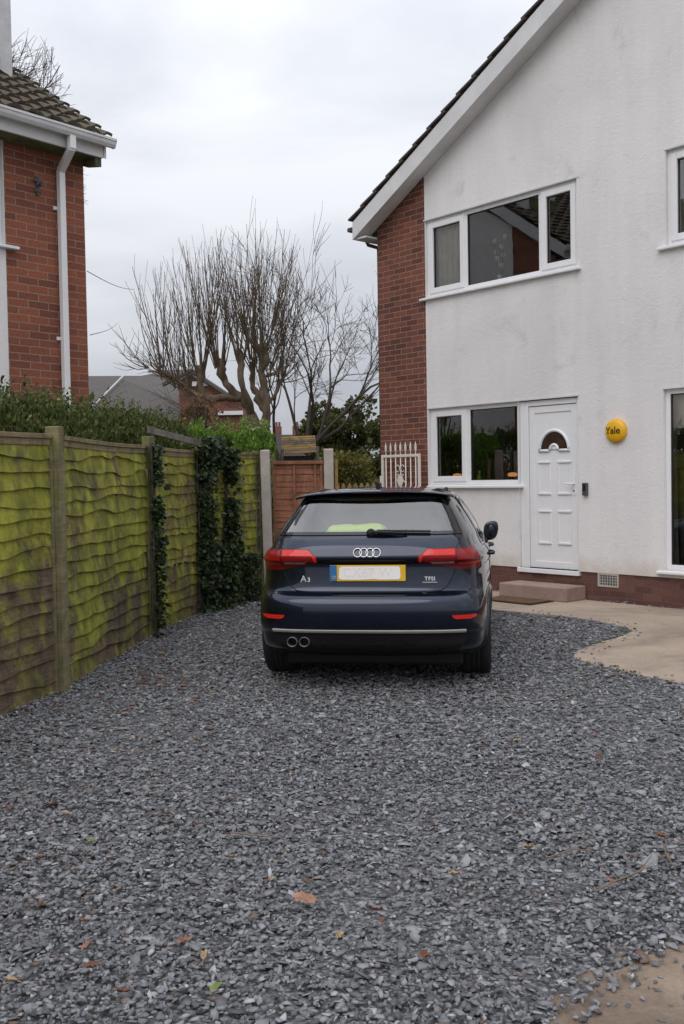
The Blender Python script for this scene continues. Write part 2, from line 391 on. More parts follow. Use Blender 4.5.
# bare muddy ground with real relief, bottom right corner of the drive
db = MB(); nx, ny = 130, 120; X0, X1, Y0, Y1 = -.3, 4.2, .6, 4.0
gridv = []
dirt_a = np.array(dirt)
for j in range(ny):
    for i in range(nx):
        x = X0+(X1-X0)*i/(nx-1); y = Y0+(Y1-Y0)*j/(ny-1)
        d = np.sqrt(((dirt_a - (x,y))**2).sum(1)).min(); ins = bool(pip(np.array([x]), np.array([y]), dirt)[0])
        e = min(1, d/.15) * (1 if ins else -1)
        z = .006 + .012*e + .008*mnoise.noise(Vector((x*7,y*7,0))) + .007*mnoise.noise(Vector((x*25,y*25,3))) + .005*mnoise.noise(Vector((x*60,y*60,8)))
        gridv.append((x, y, z if ins or d < .1 else -.03))
db.add(gridv, [(j*nx+i, j*nx+i+1, (j+1)*nx+i+1, (j+1)*nx+i) for j in range(ny-1) for i in range(nx-1)])
tag(db.build('bare_earth', M['dirt'], smooth=True, recalc=False), kind='structure')

# slate chippings: every chip is its own little irregular slab, one mesh of "stuff"
def chips(n, y0, y1, size):
    X = rng.uniform(-1, 1, n*2); Y = rng.uniform(y0, y1, n*2)
    half = .37*Y + .5
    X = X*half
    return X[:n], Y[:n], np.full(n, size)
parts = []
for y0, y1, dens, size in ((1.6,3.6,4300,.0113),(3.6,5.2,3400,.0120),(5.2,7.5,2300,.0132),(7.5,10,1500,.015),(10,13.6,900,.0175)):
    area = 2*(.37*(y0+y1)/2+.5)*(y1-y0); parts.append(chips(int(area*dens), y0, y1, size))
CX = np.concatenate([p[0] for p in parts]); CY = np.concatenate([p[1] for p in parts]); CS = np.concatenate([p[2] for p in parts])
keep = pip(CX, CY, drive)
inp = pip(CX, CY, patio); ind = pip(CX, CY, dirt)
stray = rng.uniform(0, 1, len(CX))
# a few stray chips spill over onto the mud and the concrete edge
def dist_to(poly):
    pa = np.array(poly); d = np.full(len(CX), 9.)
    for x, y in pa: d = np.minimum(d, np.hypot(CX-x, CY-y))
    return d
dpat = dist_to(patio); ddirt = dist_to(dirt)
wd_ = (HO.x-CX)*hn.x + (HO.y-CY)*hn.y
keep &= ~(inp & (-wd_ < .5))
keep &= ~(inp & ~((dpat < .22) & (stray < .10*np.exp(-dpat*9))))
keep &= ~(ind & ~(stray < .75*np.exp(-ddirt*15) + .010))
CX, CY, CS = CX[keep], CY[keep], CS[keep]; inp = inp[keep]; ind = ind[keep]; n = len(CX)
K = 5
ang = (np.arange(K)[None,:] + rng.uniform(-.42,.42,(n,K)))*2*np.pi/K
asp = rng.uniform(.32,.85,(n,1)); L_ = CS[:,None]*np.exp(rng.normal(0,.38,(n,1)))
rad = L_*rng.uniform(.68,1.25,(n,K))
lx = rad*np.cos(ang); ly = rad*np.sin(ang)*asp
th = (CS*rng.uniform(.09,.27,n))[:,None]
top = np.stack([lx*.93, ly*.93, np.repeat(th,K,1)], -1); bot = np.stack([lx, ly, -np.repeat(th,K,1)], -1)
loc = np.concatenate([top, bot], 1)              # n,2K,3
yaw = rng.uniform(0, 2*np.pi, n); tilt = np.abs(rng.normal(0, .34, n)).clip(0,1.1); ta = rng.uniform(0, 2*np.pi, n)
cy_, sy_ = np.cos(yaw), np.sin(yaw)
Rz = np.zeros((n,3,3)); Rz[:,0,0]=cy_; Rz[:,0,1]=-sy_; Rz[:,1,0]=sy_; Rz[:,1,1]=cy_; Rz[:,2,2]=1
ax = np.stack([np.cos(ta), np.sin(ta), 0*ta], -1); c_, s_ = np.cos(tilt), np.sin(tilt)
Kx = np.zeros((n,3,3)); Kx[:,0,2]=ax[:,1]; Kx[:,1,2]=-ax[:,0]; Kx[:,2,0]=-ax[:,1]; Kx[:,2,1]=ax[:,0]
Rt = np.eye(3)[None] + s_[:,None,None]*Kx + (1-c_)[:,None,None]*np.einsum('nij,njk->nik', Kx, Kx)
P = np.einsum('nij,nkj->nki', np.einsum('nij,njk->nik', Rt, Rz), loc)
hz = .006 + rng.uniform(0, 1, n)**1.3*.020 + .010*np.sin(CX*2.1+1)*np.sin(CY*1.3) + .006*np.sin(CX*7.3+CY*2.2)*np.sin(CY*5.1-CX)
for wx, wy in ((-.485, 7.62), (1.0, 7.41)):   # chippings pushed up round the tyres
    hz = hz + .020*np.exp(-((CX-wx)**2+(CY-wy)**2)/.22**2)
hz = np.where(inp, .024, hz); hz = np.where(ind, .022, hz)
P += np.stack([CX, CY, hz], -1)[:,None,:]
base = (np.arange(n)*2*K)[:,None]
topf = base + np.arange(K)[None,:]
k = np.arange(K); k2 = (k+1) % K
side = np.stack([k2, k, K+k, K+k2], -1)[None] + base[:,:,None]
loops = np.concatenate([topf, side.reshape(n, -1)], 1).ravel()
sizes = np.tile(np.array([K]+[4]*K), n)
tone = rng.beta(2.2, 2.6, n)*.86 + .02; lt = rng.uniform(0,1,n); tone = np.where(lt > .984, .91, tone); tone = np.where(lt < .018, rng.uniform(.96,1,n), tone)
fenced = (CX < -.9-.0*CY) & (rng.uniform(0,1,n) < .03); tone = np.where(fenced, .98, tone)
t = NT('slate_chip'); a = t.n('ShaderNodeAttribute'); a.attribute_name = 'tone'
v = t.coord(); nn = t.noise(v, 120, 3)
t.col(t.mix(.5, gravel_cols(t, a.outputs['Fac']), t.ramp(nn, [(.3, .75), (.7, 1.3)]), 'MULTIPLY')); t.rough(.62); t.b.inputs['Specular IOR Level'].default_value = .4; t.bump(nn, .3, .002)
M['chip'] = t.m
go = np_mesh('gravel', P.reshape(-1,3), loops, sizes, M['chip'], {'tone': np.repeat(tone, K+1)})
tag(go, kind='stuff', label='blue grey slate chippings covering the whole driveway', cat='gravel')

# ------------------------------------------------------------------ leaves
def leaf_cloud(name, pts, size, mat, parent=None, tone=None, up=.5, aspect=.45, fold=.25, dirs=None, jitter=.35):
    pts = np.asarray(pts, float); n = len(pts)
    d = rng.normal(0, 1, (n,3)) if dirs is None else np.asarray(dirs) + rng.normal(0, .35, (n,3))
    d[:,2] += up; d /= np.linalg.norm(d, axis=1)[:,None]
    a = rng.normal(0, 1, (n,3)); s = np.cross(d, a); s /= np.linalg.norm(s, axis=1)[:,None]; nn = np.cross(s, d)
    Ls = (size*np.exp(rng.normal(0, jitter, n)))[:,None]
    v0 = pts; v1 = pts + d*Ls*.5 + s*Ls*aspect + nn*Ls*fold*.6; v2 = pts + d*Ls; v3 = pts + d*Ls*.5 - s*Ls*aspect + nn*Ls*fold*.6
    V = np.stack([v0,v1,v2,v3], 1).reshape(-1,3); b = (np.arange(n)*4)[:,None]
    loops = np.concatenate([b+np.array([[0,1,2]]), b+np.array([[0,2,3]])], 1).ravel(); sizes = np.full(2*n, 3)
    if tone is None: tone = rng.beta(2, 2, n)
    return np_mesh(name, V, loops, sizes, mat, {'tone': np.repeat(tone, 2)}, parent)

def path_pt(path, t):
    L = [math.dist(path[i], path[i+1]) for i in range(len(path)-1)]; s = t*sum(L)
    for i, l in enumerate(L):
        if s <= l or i == len(L)-1:
            f = s/l; a, b = path[i], path[i+1]
            return a[0]+(b[0]-a[0])*f, a[1]+(b[1]-a[1])*f, (b[0]-a[0])/l, (b[1]-a[1])/l
        s -= l

def hedge(name, path, width, h0, hfun, n, size, mat, label, cat='hedge', up=.8, wisps=60, group=None, toneb=(2,2)):
    root = empty(name, (path[0][0], path[0][1], 0), 0, label, cat, group)
    off = Vector((path[0][0], path[0][1], 0))
    pts = []; dirs = []
    while len(pts) < n:
        tt = random.random(); x, y, dx, dy = path_pt(path, tt); h = hfun(tt)
        nx_, ny_ = -dy, dx
        a = random.random()
        q = random.uniform(-1, 1); 
        lump = .12*mnoise.noise(Vector((x*1.7, y*1.7, 2))) + .08*mnoise.noise(Vector((x*5, y*5, 7)))
        hh = h + lump
        if a < .45:   # shell, top
            z = hh*(1-.10*q*q) - abs(random.gauss(0, .07)); w_ = q*width
        elif a < .8:  # shell, sides
            z = random.uniform(h0, hh); w_ = random.choice((-1,1))*(width*(1 - .25*((z-h0)/(hh-h0))**2) - abs(random.gauss(0,.06)))
            w_ += .08*mnoise.noise(Vector((x*4, y*4, z*4)))
        else: z = random.uniform(h0, hh-.05); w_ = q*width*.85
        if mnoise.noise(Vector((x*3.5, y*3.5, z*3.5+w_*3))) < -.38: continue
        pts.append((x + nx_*w_ - off.x, y + ny_*w_ - off.y, z)); dirs.append((nx_*w_*.8, ny_*w_*.8, up))
    for i in range(wisps):   # shoots standing out of the top
        tt = random.random(); x, y, dx, dy = path_pt(path, tt); h = hfun(tt); q = random.uniform(-.8,.8)*width; L_ = random.uniform(.08,.28)
        lean = (random.uniform(-.25,.25), random.uniform(-.25,.25))
        for k in range(14):
            f = k/14; pts.append((x - dy*q - off.x + lean[0]*L_*f, y + dx*q - off.y + lean[1]*L_*f, h-.05+L_*f)); a = k*2.4; dirs.append((math.cos(a), math.sin(a), .8))
    leaf_cloud('foliage', pts, size, mat, root, dirs=dirs, up=.1, aspect=.27, tone=rng.beta(*toneb, len(pts)))
    st = MB()
    for i in range(26):
        x, y, dx, dy = path_pt(path, (i+.5)/26); h = hfun((i+.5)/26)
        for k in range(2):
            ox, oy = random.uniform(-.15,.15), random.uniform(-.15,.15)
            st.tube([(x-off.x+ox, y-off.y+oy, 0), (x-off.x+ox*1.5, y-off.y+oy*1.2, h*.5), (x-off.x+ox*2.5+random.uniform(-.1,.1), y-off.y+oy*2, h*.9)], [.02,.014,.006], 5)
    st.build('stem', M['bark_dark'], root)
    return root

hedge('hedge', [(-4.6,5.6),(-3.3,7.8),(-2.75,8.9),(-2.5,10.2),(-2.35,11.6),(-2.15,12.8)], .30, .9, lambda t: 2.22 - .04*t, 58000, .034, M['hedge_leaf'],
      'long uneven dark green hedge along the back of the mossy fence', up=1.1, wisps=420)
hedge('hedge', [(-2.15,12.9),(-1.5,13.3),(-.98,13.5)], .36, .9, lambda t: 2.13-.12*max(0,t-.8), 26000, .038, M['privet_leaf'],
      'bright green leafy privet hedge behind the grey concrete post', up=.9, wisps=70, toneb=(2.4,1.8))

# ------------------------------------------------------------------ mossy fence
def lap_panel(mb, a, b, z0, z1, nb, front, wav=.014, lift=.013, seed=0):
    """overlapping waney-edged boards between plan points a and b; front = unit plan normal"""
    a = Vector((*a,0)); b = Vector((*b,0)); L_ = (b-a).length; d = (b-a)/L_; nrm = Vector((*front,0)); ns = 28
    zs = [z0 + (z1-z0)*k/nb for k in range(nb+1)]
    for k in range(nb):
        amp = wav*random.uniform(1.0,3.0)
        jit = random.uniform(-.012,.012)
        vs = []
        for i in range(ns+1):
            s_ = L_*i/ns; p = a + d*s_
            wv = amp*(mnoise.noise(Vector((s_*1.6, k*7.3+seed, 0)))*1.5 + .7*mnoise.noise(Vector((s_*4.2, k*3.1+seed, 4)))) + jit
            zb = zs[k] + wv*(0 if k == 0 and False else 1); zt = zs[k+1] + .03
            bow = .006*mnoise.noise(Vector((s_*2.5, k*5.7+seed, 9)))
            o0 = nrm*(lift + .004 + bow); o1 = nrm*(.0015)
            vs += [p+o0+Vector((0,0,zb)), p+o0*.45+o1+Vector((0,0,(zb+zt)/2)), p+o1+Vector((0,0,zt)),
                   p+nrm*(lift-.009)+Vector((0,0,zb+.001)), p-nrm*.008+Vector((0,0,zt))]
        fs = []
        for i in range(ns):
            q = i*5; r = q+5
            fs += [(q,r,r+1,q+1),(q+1,r+1,r+2,q+2),(q+3,q,r,r+3)[::-1],(q+2,r+2,r+4,q+4),(q+4,r+4,r+3,q+3)]
        mb.add(vs, fs)
fr = empty('lap_fence', (-2.02,7.09,0), 0, 'green mossy waney lap timber fence along the left of the drive', 'fence')
OX, OY = -2.02, 7.09
FL = [(x-OX, y-OY) for x, y in fence_line]
for i in range(1, 6):
    a = Vector(FL[i]); b = Vector(FL[i+1]); d = (b-a).normalized(); nrm = Vector((d.y, -d.x)); a2 = a + d*.06; b2 = b - d*.06
    m = MB(); lap_panel(m, a2, b2, .02, 1.80, 16, nrm, lift=.020, seed=i*31)
    m.build('lap_panel', M['fence'], fr, recalc=False)
    c = MB()
    def rail(a_, b_, z0_, z1_, o0, o1, sag=0):
        for q in range(6):
            f0, f1 = q/6, (q+1)/6; s0 = -sag*math.sin(math.pi*f0); s1 = -sag*math.sin(math.pi*f1)
            p, r = a_.lerp(b_, f0), a_.lerp(b_, f1)
            c.hexa([(p.x+nrm.x*o1,p.y+nrm.y*o1,z0_+s0),(r.x+nrm.x*o1,r.y+nrm.y*o1,z0_+s1),(r.x+nrm.x*o0,r.y+nrm.y*o0,z0_+s1),(p.x+nrm.x*o0,p.y+nrm.y*o0,z0_+s0),
                    (p.x+nrm.x*o1,p.y+nrm.y*o1,z1_+s0),(r.x+nrm.x*o1,r.y+nrm.y*o1,z1_+s1),(r.x+nrm.x*o0,r.y+nrm.y*o0,z1_+s1),(p.x+nrm.x*o0,p.y+nrm.y*o0,z1_+s0)])
    rail(a2, b2, 1.812, 1.845, -.025, .032, .012); rail(a2, b2, 1.765, 1.811, -.02, .021, .012)
    c.build('cap_rail', M['fence_cap'], fr, bevel=.003)
    for p in (a2, b2):
        e = MB()
        q = p + d*(.022 if p is a2 else -.022)
        lo, hi = (p, q) if p is a2 else (q, p)
        e.hexa([(lo.x+nrm.x*.034,lo.y+nrm.y*.034,0),(hi.x+nrm.x*.034,hi.y+nrm.y*.034,0),(hi.x-nrm.x*.03,hi.y-nrm.y*.03,0),(lo.x-nrm.x*.03,lo.y-nrm.y*.03,0),
                (lo.x+nrm.x*.034,lo.y+nrm.y*.034,1.76),(hi.x+nrm.x*.034,hi.y+nrm.y*.034,1.76),(hi.x-nrm.x*.03,hi.y-nrm.y*.03,1.76),(lo.x-nrm.x*.03,lo.y-nrm.y*.03,1.76)])
        e.build('edge_batten', M['fence_post'], fr)
def post(mb, x, y, d, hw_, z, lean=0):
    nrm = Vector((d.y, -d.x))
    ring = lambda z_, k: [(x+d.x*sx*k+nrm.x*sy*k+lean*z_, y+d.y*sx*k+nrm.y*sy*k, z_) for sx, sy in ((-hw_,hw_*1.0),(hw_,hw_*1.0),(hw_,-hw_),(-hw_,-hw_))]
    mb.hexa(ring(-.05,1)+ring(z,1))
for i in range(1, 6):
    d = (Vector(FL[min(i+1,6)]) - Vector(FL[i-1])).normalized(); m = MB(); nrm = Vector((d.y,-d.x))
    post(m, FL[i][0]+nrm.x*.02, FL[i][1]+nrm.y*.02, d, .05, 1.90 if i != 4 else 1.93, -.0)
    m.build('post', M['fence_post'], fr, bevel=.006)
m = MB(); m.hexa([(FL[6][0]-.1,FL[6][1]-.12,0),(FL[6][0]-.05,FL[6][1]-.16,0),(FL[6][0]-.02,FL[6][1]-.06,0),(FL[6][0]-.08,FL[6][1]-.03,0),
                  (FL[6][0]-.1,FL[6][1]-.12,1.86),(FL[6][0]-.05,FL[6][1]-.16,1.86),(FL[6][0]-.02,FL[6][1]-.06,1.86),(FL[6][0]-.08,FL[6][1]-.03,1.86)])
m.build('post', M['grey_wood'], fr, bevel=.004)

def conc_post(x, y, z, hw_, label, lean=(0,0)):
    m = MB(); m.hexa([(-hw_,-hw_,0),(hw_,-hw_,0),(hw_,hw_,0),(-hw_,hw_,0),(-hw_+lean[0],-hw_+lean[1],z-.01),(hw_+lean[0],-hw_+lean[1],z-.01),(hw_+lean[0],hw_+lean[1],z),(-hw_+lean[0],hw_+lean[1],z)])
    o = m.build('concrete_post', M['concrete_post'], None, bevel=.012); o.location = (x,y,0)
    tag(o, label, 'post', 'concrete fence posts')
conc_post(-.93, 12.45, 1.87, .058, 'tall pale concrete post at the end of the mossy fence', (-.02,0))
conc_post(-.16, 12.75, 1.88, .062, 'weathered grey concrete post right of the brown panel')
# pale thin timber post beside the far concrete post
m = MB(); m.box(-.02,.02,-.02,.02,0,1.74); o = m.build('timber_post', M['new_wood'], None, bevel=.003); o.location = (-.065,12.9,0); tag(o, 'thin pale timber stake beside the grey concrete post', 'post')
# brown stained panel
br = empty('brown_panel', (-.87,12.66,0), 0, 'brown stained lap timber fence panel between two concrete posts', 'fence')
m = MB(); lap_panel(m, (.0,0), (.64,.08), .05, 1.70, 22, (.12,-.99), wav=.005, lift=.010, seed=500); m.build('lap_panel', M['brown_fence'], br, recalc=False)
m = MB()
for x0 in (0.0, .255, .52, .60): m.hexa([(x0,-.03+x0*.125,.05),(x0+.03,-.03+x0*.125,.05),(x0+.03,-.013+x0*.125,.05),(x0,-.013+x0*.125,.05),(x0,-.03+x0*.125,1.68),(x0+.03,-.03+x0*.125,1.68),(x0+.03,-.013+x0*.125,1.68),(x0,-.013+x0*.125,1.68)])
m.build('batten', M['brown_fence'], br, bevel=.002)
m = MB(); m.hexa([(0,-.045,1.685),(.64,.035,1.685),(.64,.10,1.685),(0,.02,1.685),(0,-.045,1.725),(.64,.035,1.725),(.64,.10,1.725),(0,.02,1.725)]); m.build('cap_rail', M['brown_fence'], br, bevel=.003)
# shelter of timber slats behind it
sh = empty('slatted_shelter', (-.95,16,0), R(4), 'low shelter roofed with yellow timber slats behind the brown panel', 'shelter')
m = MB()
for k in range(8):
    z = 1.90+k*.036; m.cur = k in (1,4,5); m.hexa([(0+.01*(k%2),k*.05,z),(.56,k*.05,z+.02),(.56,k*.05+.1,z+.035),(0,k*.05+.1,z+.012),(0+.01*(k%2),k*.05,z+.028),(.56-.012*(k%3),k*.05,z+.048),(.56,k*.05+.1,z+.058),(0,k*.05+.1,z+.038)])
m.build('slat_roof', [M['new_wood'], M['grey_wood']], sh, bevel=.004)
m = MB(); m.box(.03,.53,.1,.7,0,1.87); m.build('body', M['dark_plastic'], sh)
m = MB(); m.box(.555,.60,.0,.04,0,2.02); m.build('post', M['grey_wood'], sh)
# old grey rail lying on the hedge
m = MB(); m.hexa([(-1.98,10.2,1.99),(-1.53,11.25,1.86),(-1.50,11.22,1.86),(-1.95,10.17,1.99),(-1.98,10.2,2.06),(-1.53,11.25,1.93),(-1.50,11.22,1.93),(-1.95,10.17,2.06)])
o = m.build('wooden_rail', M['grey_wood'], None, bevel=.004); tag(o, 'old grey timber rail lying slanted on top of the fence', 'rail')
# ivy
def ivy(strands, n, label, spread):
    root = empty('ivy', (strands[0][0][0], strands[0][0][1], 0), 0, label, 'ivy'); ox, oy = strands[0][0][0], strands[0][0][1]
    pts = []; dirs = []; st = MB()
    for (x, y), (dx, dy), z0, z1, w_, dens in strands:
        nx_, ny_ = dy, -dx
        for k in range(int(n*dens)):
            z = random.uniform(z0, z1); ww = w_*(.65+.55*mnoise.noise(Vector((z*2.2, x*5, 1)))+.25*mnoise.noise(Vector((z*9, x*5, 1))))
            u_ = random.gauss(0,.55)*ww; th_ = abs(random.gauss(.05,.035))*spread
            if mnoise.noise(Vector((u_*9, z*6, x))) < -.25: continue
            pts.append((x+dx*u_+nx_*th_-ox, y+dy*u_+ny_*th_-oy, z)); dirs.append((nx_*.9, ny_*.9, -.7))
        for q in range(4):
            u0 = random.uniform(-.4,.4)*w_
            pl = [(x+dx*(u0+.04*math.sin(z*5+q))+nx_*.03-ox, y+dy*(u0+.04*math.sin(z*5+q))+ny_*.03-oy, z) for z in np.linspace(0, z1, 12)]
            st.tube(pl, .009, 5)
    leaf_cloud('foliage', pts, .033, M['ivy_leaf'], root, dirs=dirs, up=0, aspect=.5)
    st.build('stem', M['bark_dark'], root)
dd = Vector((.086,.996))
ivy([((-1.875+.05,9.50),dd,0,1.86,.06,1)], 1500, 'thin dark ivy climbing the middle post of the mossy fence', 1.0)
e1 = (Vector(fence_line[5])-Vector(fence_line[4])).normalized()
e2 = (Vector(fence_line[6])-Vector(fence_line[5])).normalized()
ivy([((-1.63,11.22),e1,0,1.93,.15,1.05), ((-1.40,11.86),e2,0,1.88,.13,.85), ((-1.55,11.45),e1,1.66,2.0,.5,.4), ((-1.50,11.62),e2,0,.75,.38,.6), ((-1.22,12.2),e2,0,.6,.16,.25)], 4600,
    'wide mass of dark green ivy draped over the end of the mossy fence', 1.7)
#@@PART2
# ------------------------------------------------------------------ house building blocks (local frame: x along wall, y into house, z up)
def clip_top(poly, f):   # keep z <= f(x) for a linear f given as (z_at_0, slope)
    z0, m = f; o = []; n = len(poly)
    for i in range(n):
        a, b = poly[i], poly[(i+1)%n]; da = z0+m*a[0]-a[1]; db_ = z0+m*b[0]-b[1]
        if da >= 0: o.append(a)
        if (da >= 0) != (db_ >= 0):
            t = da/(da-db_); o.append((a[0]+(b[0]-a[0])*t, a[1]+(b[1]-a[1])*t))
    return o
def wall_sheet(s0, s1, z0, z1, holes, y, fn, roofs=(), reveal=.11, ss=(), zz=()):
    """wall face with real openings; fn(s, y, z) places it; reveals go back by `reveal`"""
    m = MB()
    S = sorted({s0, s1, *[h[0] for h in holes], *[h[1] for h in holes], *ss}); Z = sorted({z0, z1, *[h[2] for h in holes], *[h[3] for h in holes], *zz})
    S = [q for q in S if s0 <= q <= s1]; Z = [q for q in Z if z0 <= q <= z1]
    for a, b in zip(S, S[1:]):
        for c, d in zip(Z, Z[1:]):
            cs, cz = (a+b)/2, (c+d)/2
            if any(h[0] < cs < h[1] and h[2] < cz < h[3] for h in holes): continue
            p = [(a,c),(b,c),(b,d),(a,d)]
            for f in roofs: p = clip_top(p, f) if len(p) >= 3 else p
            if len(p) >= 3: m.add([fn(q[0], y, q[1]) for q in p], [tuple(range(len(p)))])
    for h in holes:
        a, b, c, d = h; yr = y+reveal
        others = [g for g in holes if g is not h]
        def covered(sx, zx): return any(g[0]-1e-6 <= sx <= g[1]+1e-6 and g[2]-1e-6 <= zx <= g[3]+1e-6 for g in others)
        for (p, q) in (((a,c),(a,d)), ((b,c),(b,d)), ((a,d),(b,d)), ((a,c),(b,c))):
            if covered((p[0]+q[0])/2, (p[1]+q[1])/2): continue
            m.add([fn(p[0],y,p[1]), fn(q[0],y,q[1]), fn(q[0],yr,q[1]), fn(p[0],yr,p[1])], [(0,1,2,3)])
    return m
def frame_rect(m, s0, s1, z0, z1, w, y0, y1, wt=None):
    wt = wt or w
    m.box(s0, s0+w, y0, y1, z0, z1); m.box(s1-w, s1, y0, y1, z0, z1)
    m.box(s0+w, s1-w, y0, y1, z1-wt, z1); m.box(s0+w, s1-w, y0, y1, z0, z0+wt)
def window(root, s0, s1, z0, z1, lights, sill=None, y=.03, sill_over=.07, flip=None):
    """lights: (a, b, sash) glass bays; builds window > sash, pane, sill"""
    m = MB(); frame_rect(m, s0, s1, z0, z1, .055, y, y+.065)
    for (a, b, sash), (a2, b2, _) in zip(lights, lights[1:]): m.box(b, a2, y+.001, y+.064, z0+.055, z1-.055)
    wnd = m.build('window', M['upvc'], root, bevel=.006)
    for a, b, sash in lights:
        A, B, C, D = a, b, z0+.055, z1-.055
        if sash:
            q = MB(); frame_rect(q, a-.012, b+.012, C-.012, D+.012, .072, y-.016, y+.03); q.build('sash', M['upvc'], wnd, bevel=.008)
            A += .055; B -= .055; C += .055; D -= .055
        g = MB(); frame_rect(g, A, B, C, D, .010, y+.012, y+.034); g.build('gasket', M['glass_frame'], wnd)
        g = MB(); g.add([(A+.005,y+.028,C+.005),(B-.005,y+.028,C+.005),(B-.005,y+.028,D-.005),(A+.005,y+.028,D-.005)], [(0,1,2,3)]); g.build('pane', M['glass'], wnd, recalc=False)
    if sill:
        g = MB(); sa, sb = sill; g.hexa([(sa,-sill_over,z0-.045),(sb,-sill_over,z0-.045),(sb,y+.04,z0-.045),(sa,y+.04,z0-.045),(sa,-sill_over,z0-.015),(sb,-sill_over,z0-.015),(sb,y+.04,z0-.001),(sa,y+.04,z0-.001)])
        g.build('sill', M['upvc'], wnd, bevel=.006)
    return wnd
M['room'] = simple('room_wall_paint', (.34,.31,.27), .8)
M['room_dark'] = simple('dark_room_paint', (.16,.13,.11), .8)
M['curtain'] = simple('cream_curtain', (.72,.66,.56), .9, var=.15)
M['blind'] = simple('beige_roman_blind', (.85,.74,.55), .9)
M['cushion'] = simple('dark_furniture', (.05,.035,.03), .7)
def room(root, s0, s1, z0, z1, y0, y1, mat):
    m = MB(); v = [(s0,y0,z0),(s1,y0,z0),(s1,y1,z0),(s0,y1,z0),(s0,y0,z1),(s1,y0,z1),(s1,y1,z1),(s0,y1,z1)]
    m.add(v, [(0,1,2,3),(4,7,6,5),(1,5,6,2),(2,6,7,3),(3,7,4,0)]); return m.build('room', mat, root, recalc=False)

ROT = math.atan2(-.75556, .65507)
hr = empty('house', (HO.x, HO.y, 0), ROT, 'white rendered gabled house with red brick corner, white windows and front door', 'house')
I = lambda s, y, z: (s, y, z)
roofR = [(5.16+.547*.24-.07, .547), (5.16+.547*(.24+5.2*2)-.07, -.547)]
upw = (.955, 3.43, 3.935, 4.965); low = (.972, 2.53, 1.385, 2.42); dor = (2.53, 3.42, .285, 2.42); rlo = (4.545, 7.2, .43, 2.41); rup = (4.585, 6.9, 3.96, 4.985)
m = wall_sheet(.953, 10.4, .345, 9, [upw, low, (2.53,3.42,.345,2.42), rlo, rup], -.014, I, roofR, ss=(5.2,), reveal=.125)
m.add([(.953,-.014,.345),(.953,0,.345),(.953,0,5.6),(.953,-.014,5.6)], [(0,1,2,3)])
m.add([(.953,-.014,.345),(10.4,-.014,.345),(10.4,0,.345),(.953,0,.345)], [(0,1,2,3)])
m.build('rendered_wall', M['render'], hr)
m = wall_sheet(0, .953, 0, 6, [], 0, I, [roofR[0]])
m.add([(0,0,0),(0,0,5.2),(0,8.4,5.2),(0,8.4,0)], [(0,1,2,3)]); m.build('brick_wall', M['brick'], hr)
m = MB(); m.box(.953, 10.4, .0, .12, 0, .285); m.box(.953, 2.50, -.0005, .1, .285, .345); m.box(3.45, 10.4, -.0005, .1, .285, .345); m.build('brick_plinth', M['plinth'], hr)
m = MB(); m.add([(0,8.4,0),(10.4,8.4,0),(10.4,8.4,5.2),(5.2,8.4,8.0),(0,8.4,5.2)], [(0,1,2,3,4)]); m.add([(10.4,0,0),(10.4,8.4,0),(10.4,8.4,5.2),(10.4,0,5.2)], [(0,1,2,3)]); m.build('rear_wall', M['brick'], hr)
# dark line of the open lintel above the windows
for a, b, z in ((.93,3.46,4.965),(.955,3.44,2.42),(4.53,7.2,2.41),(4.57,6.9,4.985)):
    m = MB(); m.box(a, b, -.020, -.0145, z, z+.018); m.build('drip_bead', M['upvc_dirty'], hr)
# roof: courses of tiles stepping down to the eave on both slopes
rf = empty('roof', (0,0,0)); rf.parent = hr
def tile_roof(root, name, mat, x_e, z_e, slope, L_, y0, y1, sgn=1, gauge=.30, th=.028, wave=0):
    m = MB(); an = math.atan(slope); c, s = math.cos(an), math.sin(an); n = int(L_/gauge)
    for k in range(n):
        d0 = k*gauge; d1 = d0+gauge+.06; l0 = .034; l1 = .004
        def pt(d, lift, y): return (x_e + sgn*(d*c - lift*s), y, z_e + d*s + lift*c)
        m.hexa([pt(d0,l0-th,y0),pt(d1,l1-th,y0),pt(d1,l1-th,y1),pt(d0,l0-th,y1),pt(d0,l0,y0),pt(d1,l1,y0),pt(d1,l1,y1),pt(d0,l0,y1)])
    return m.build(name, mat, root, bevel=.003)
Lr = 5.5/math.cos(math.atan(.547))
tile_roof(rf, 'roof_tiles', M['roof_tile'], -.30, 5.175, .547, Lr, -.285, 8.6, 1)
tile_roof(rf, 'roof_tiles', M['roof_tile'], 10.70, 5.175, .547, Lr, -.285, 8.6, -1)
for sg, x0 in ((1, -.245), (-1, 10.645)):
    m = MB(); zt = lambda x: 5.152+.547*abs(x-x0)
    xe = x0+sg*5.45
    m.hexa([(x0,-.26,4.905),(xe,-.26,zt(xe)-.255),(xe,-.225,zt(xe)-.255),(x0,-.225,4.905),(x0,-.26,zt(x0)),(xe,-.26,zt(xe)),(xe,-.225,zt(xe)),(x0,-.225,zt(x0))])
    m.build('bargeboard', M['upvc_dirty'], rf, bevel=.003)
m = MB()   # soffit boards under the verge and the boxed eave end
for sg, x0 in ((1, -.2), (-1, 10.6)):
    xe = x0+sg*5.4; zb = lambda x: 4.935+.547*abs(x-x0)
    m.hexa([(x0,-.224,zb(x0)),(xe,-.224,zb(xe)),(xe,-.0145,zb(xe)),(x0,-.0145,zb(x0)),(x0,-.224,zb(x0)+.02),(xe,-.224,zb(xe)+.02),(xe,-.0145,zb(xe)+.02),(x0,-.0145,zb(x0)+.02)])
m.box(-.22, -.002, -.222, 8.5, 4.905, 4.93); m.box(-.24, -.222, -.222, 8.5, 4.905, 5.14)
m.build('soffit', M['upvc_dirty'], rf)
M['gutter_brown'] = simple('brown_gutter', (.075,.04,.028), .5)
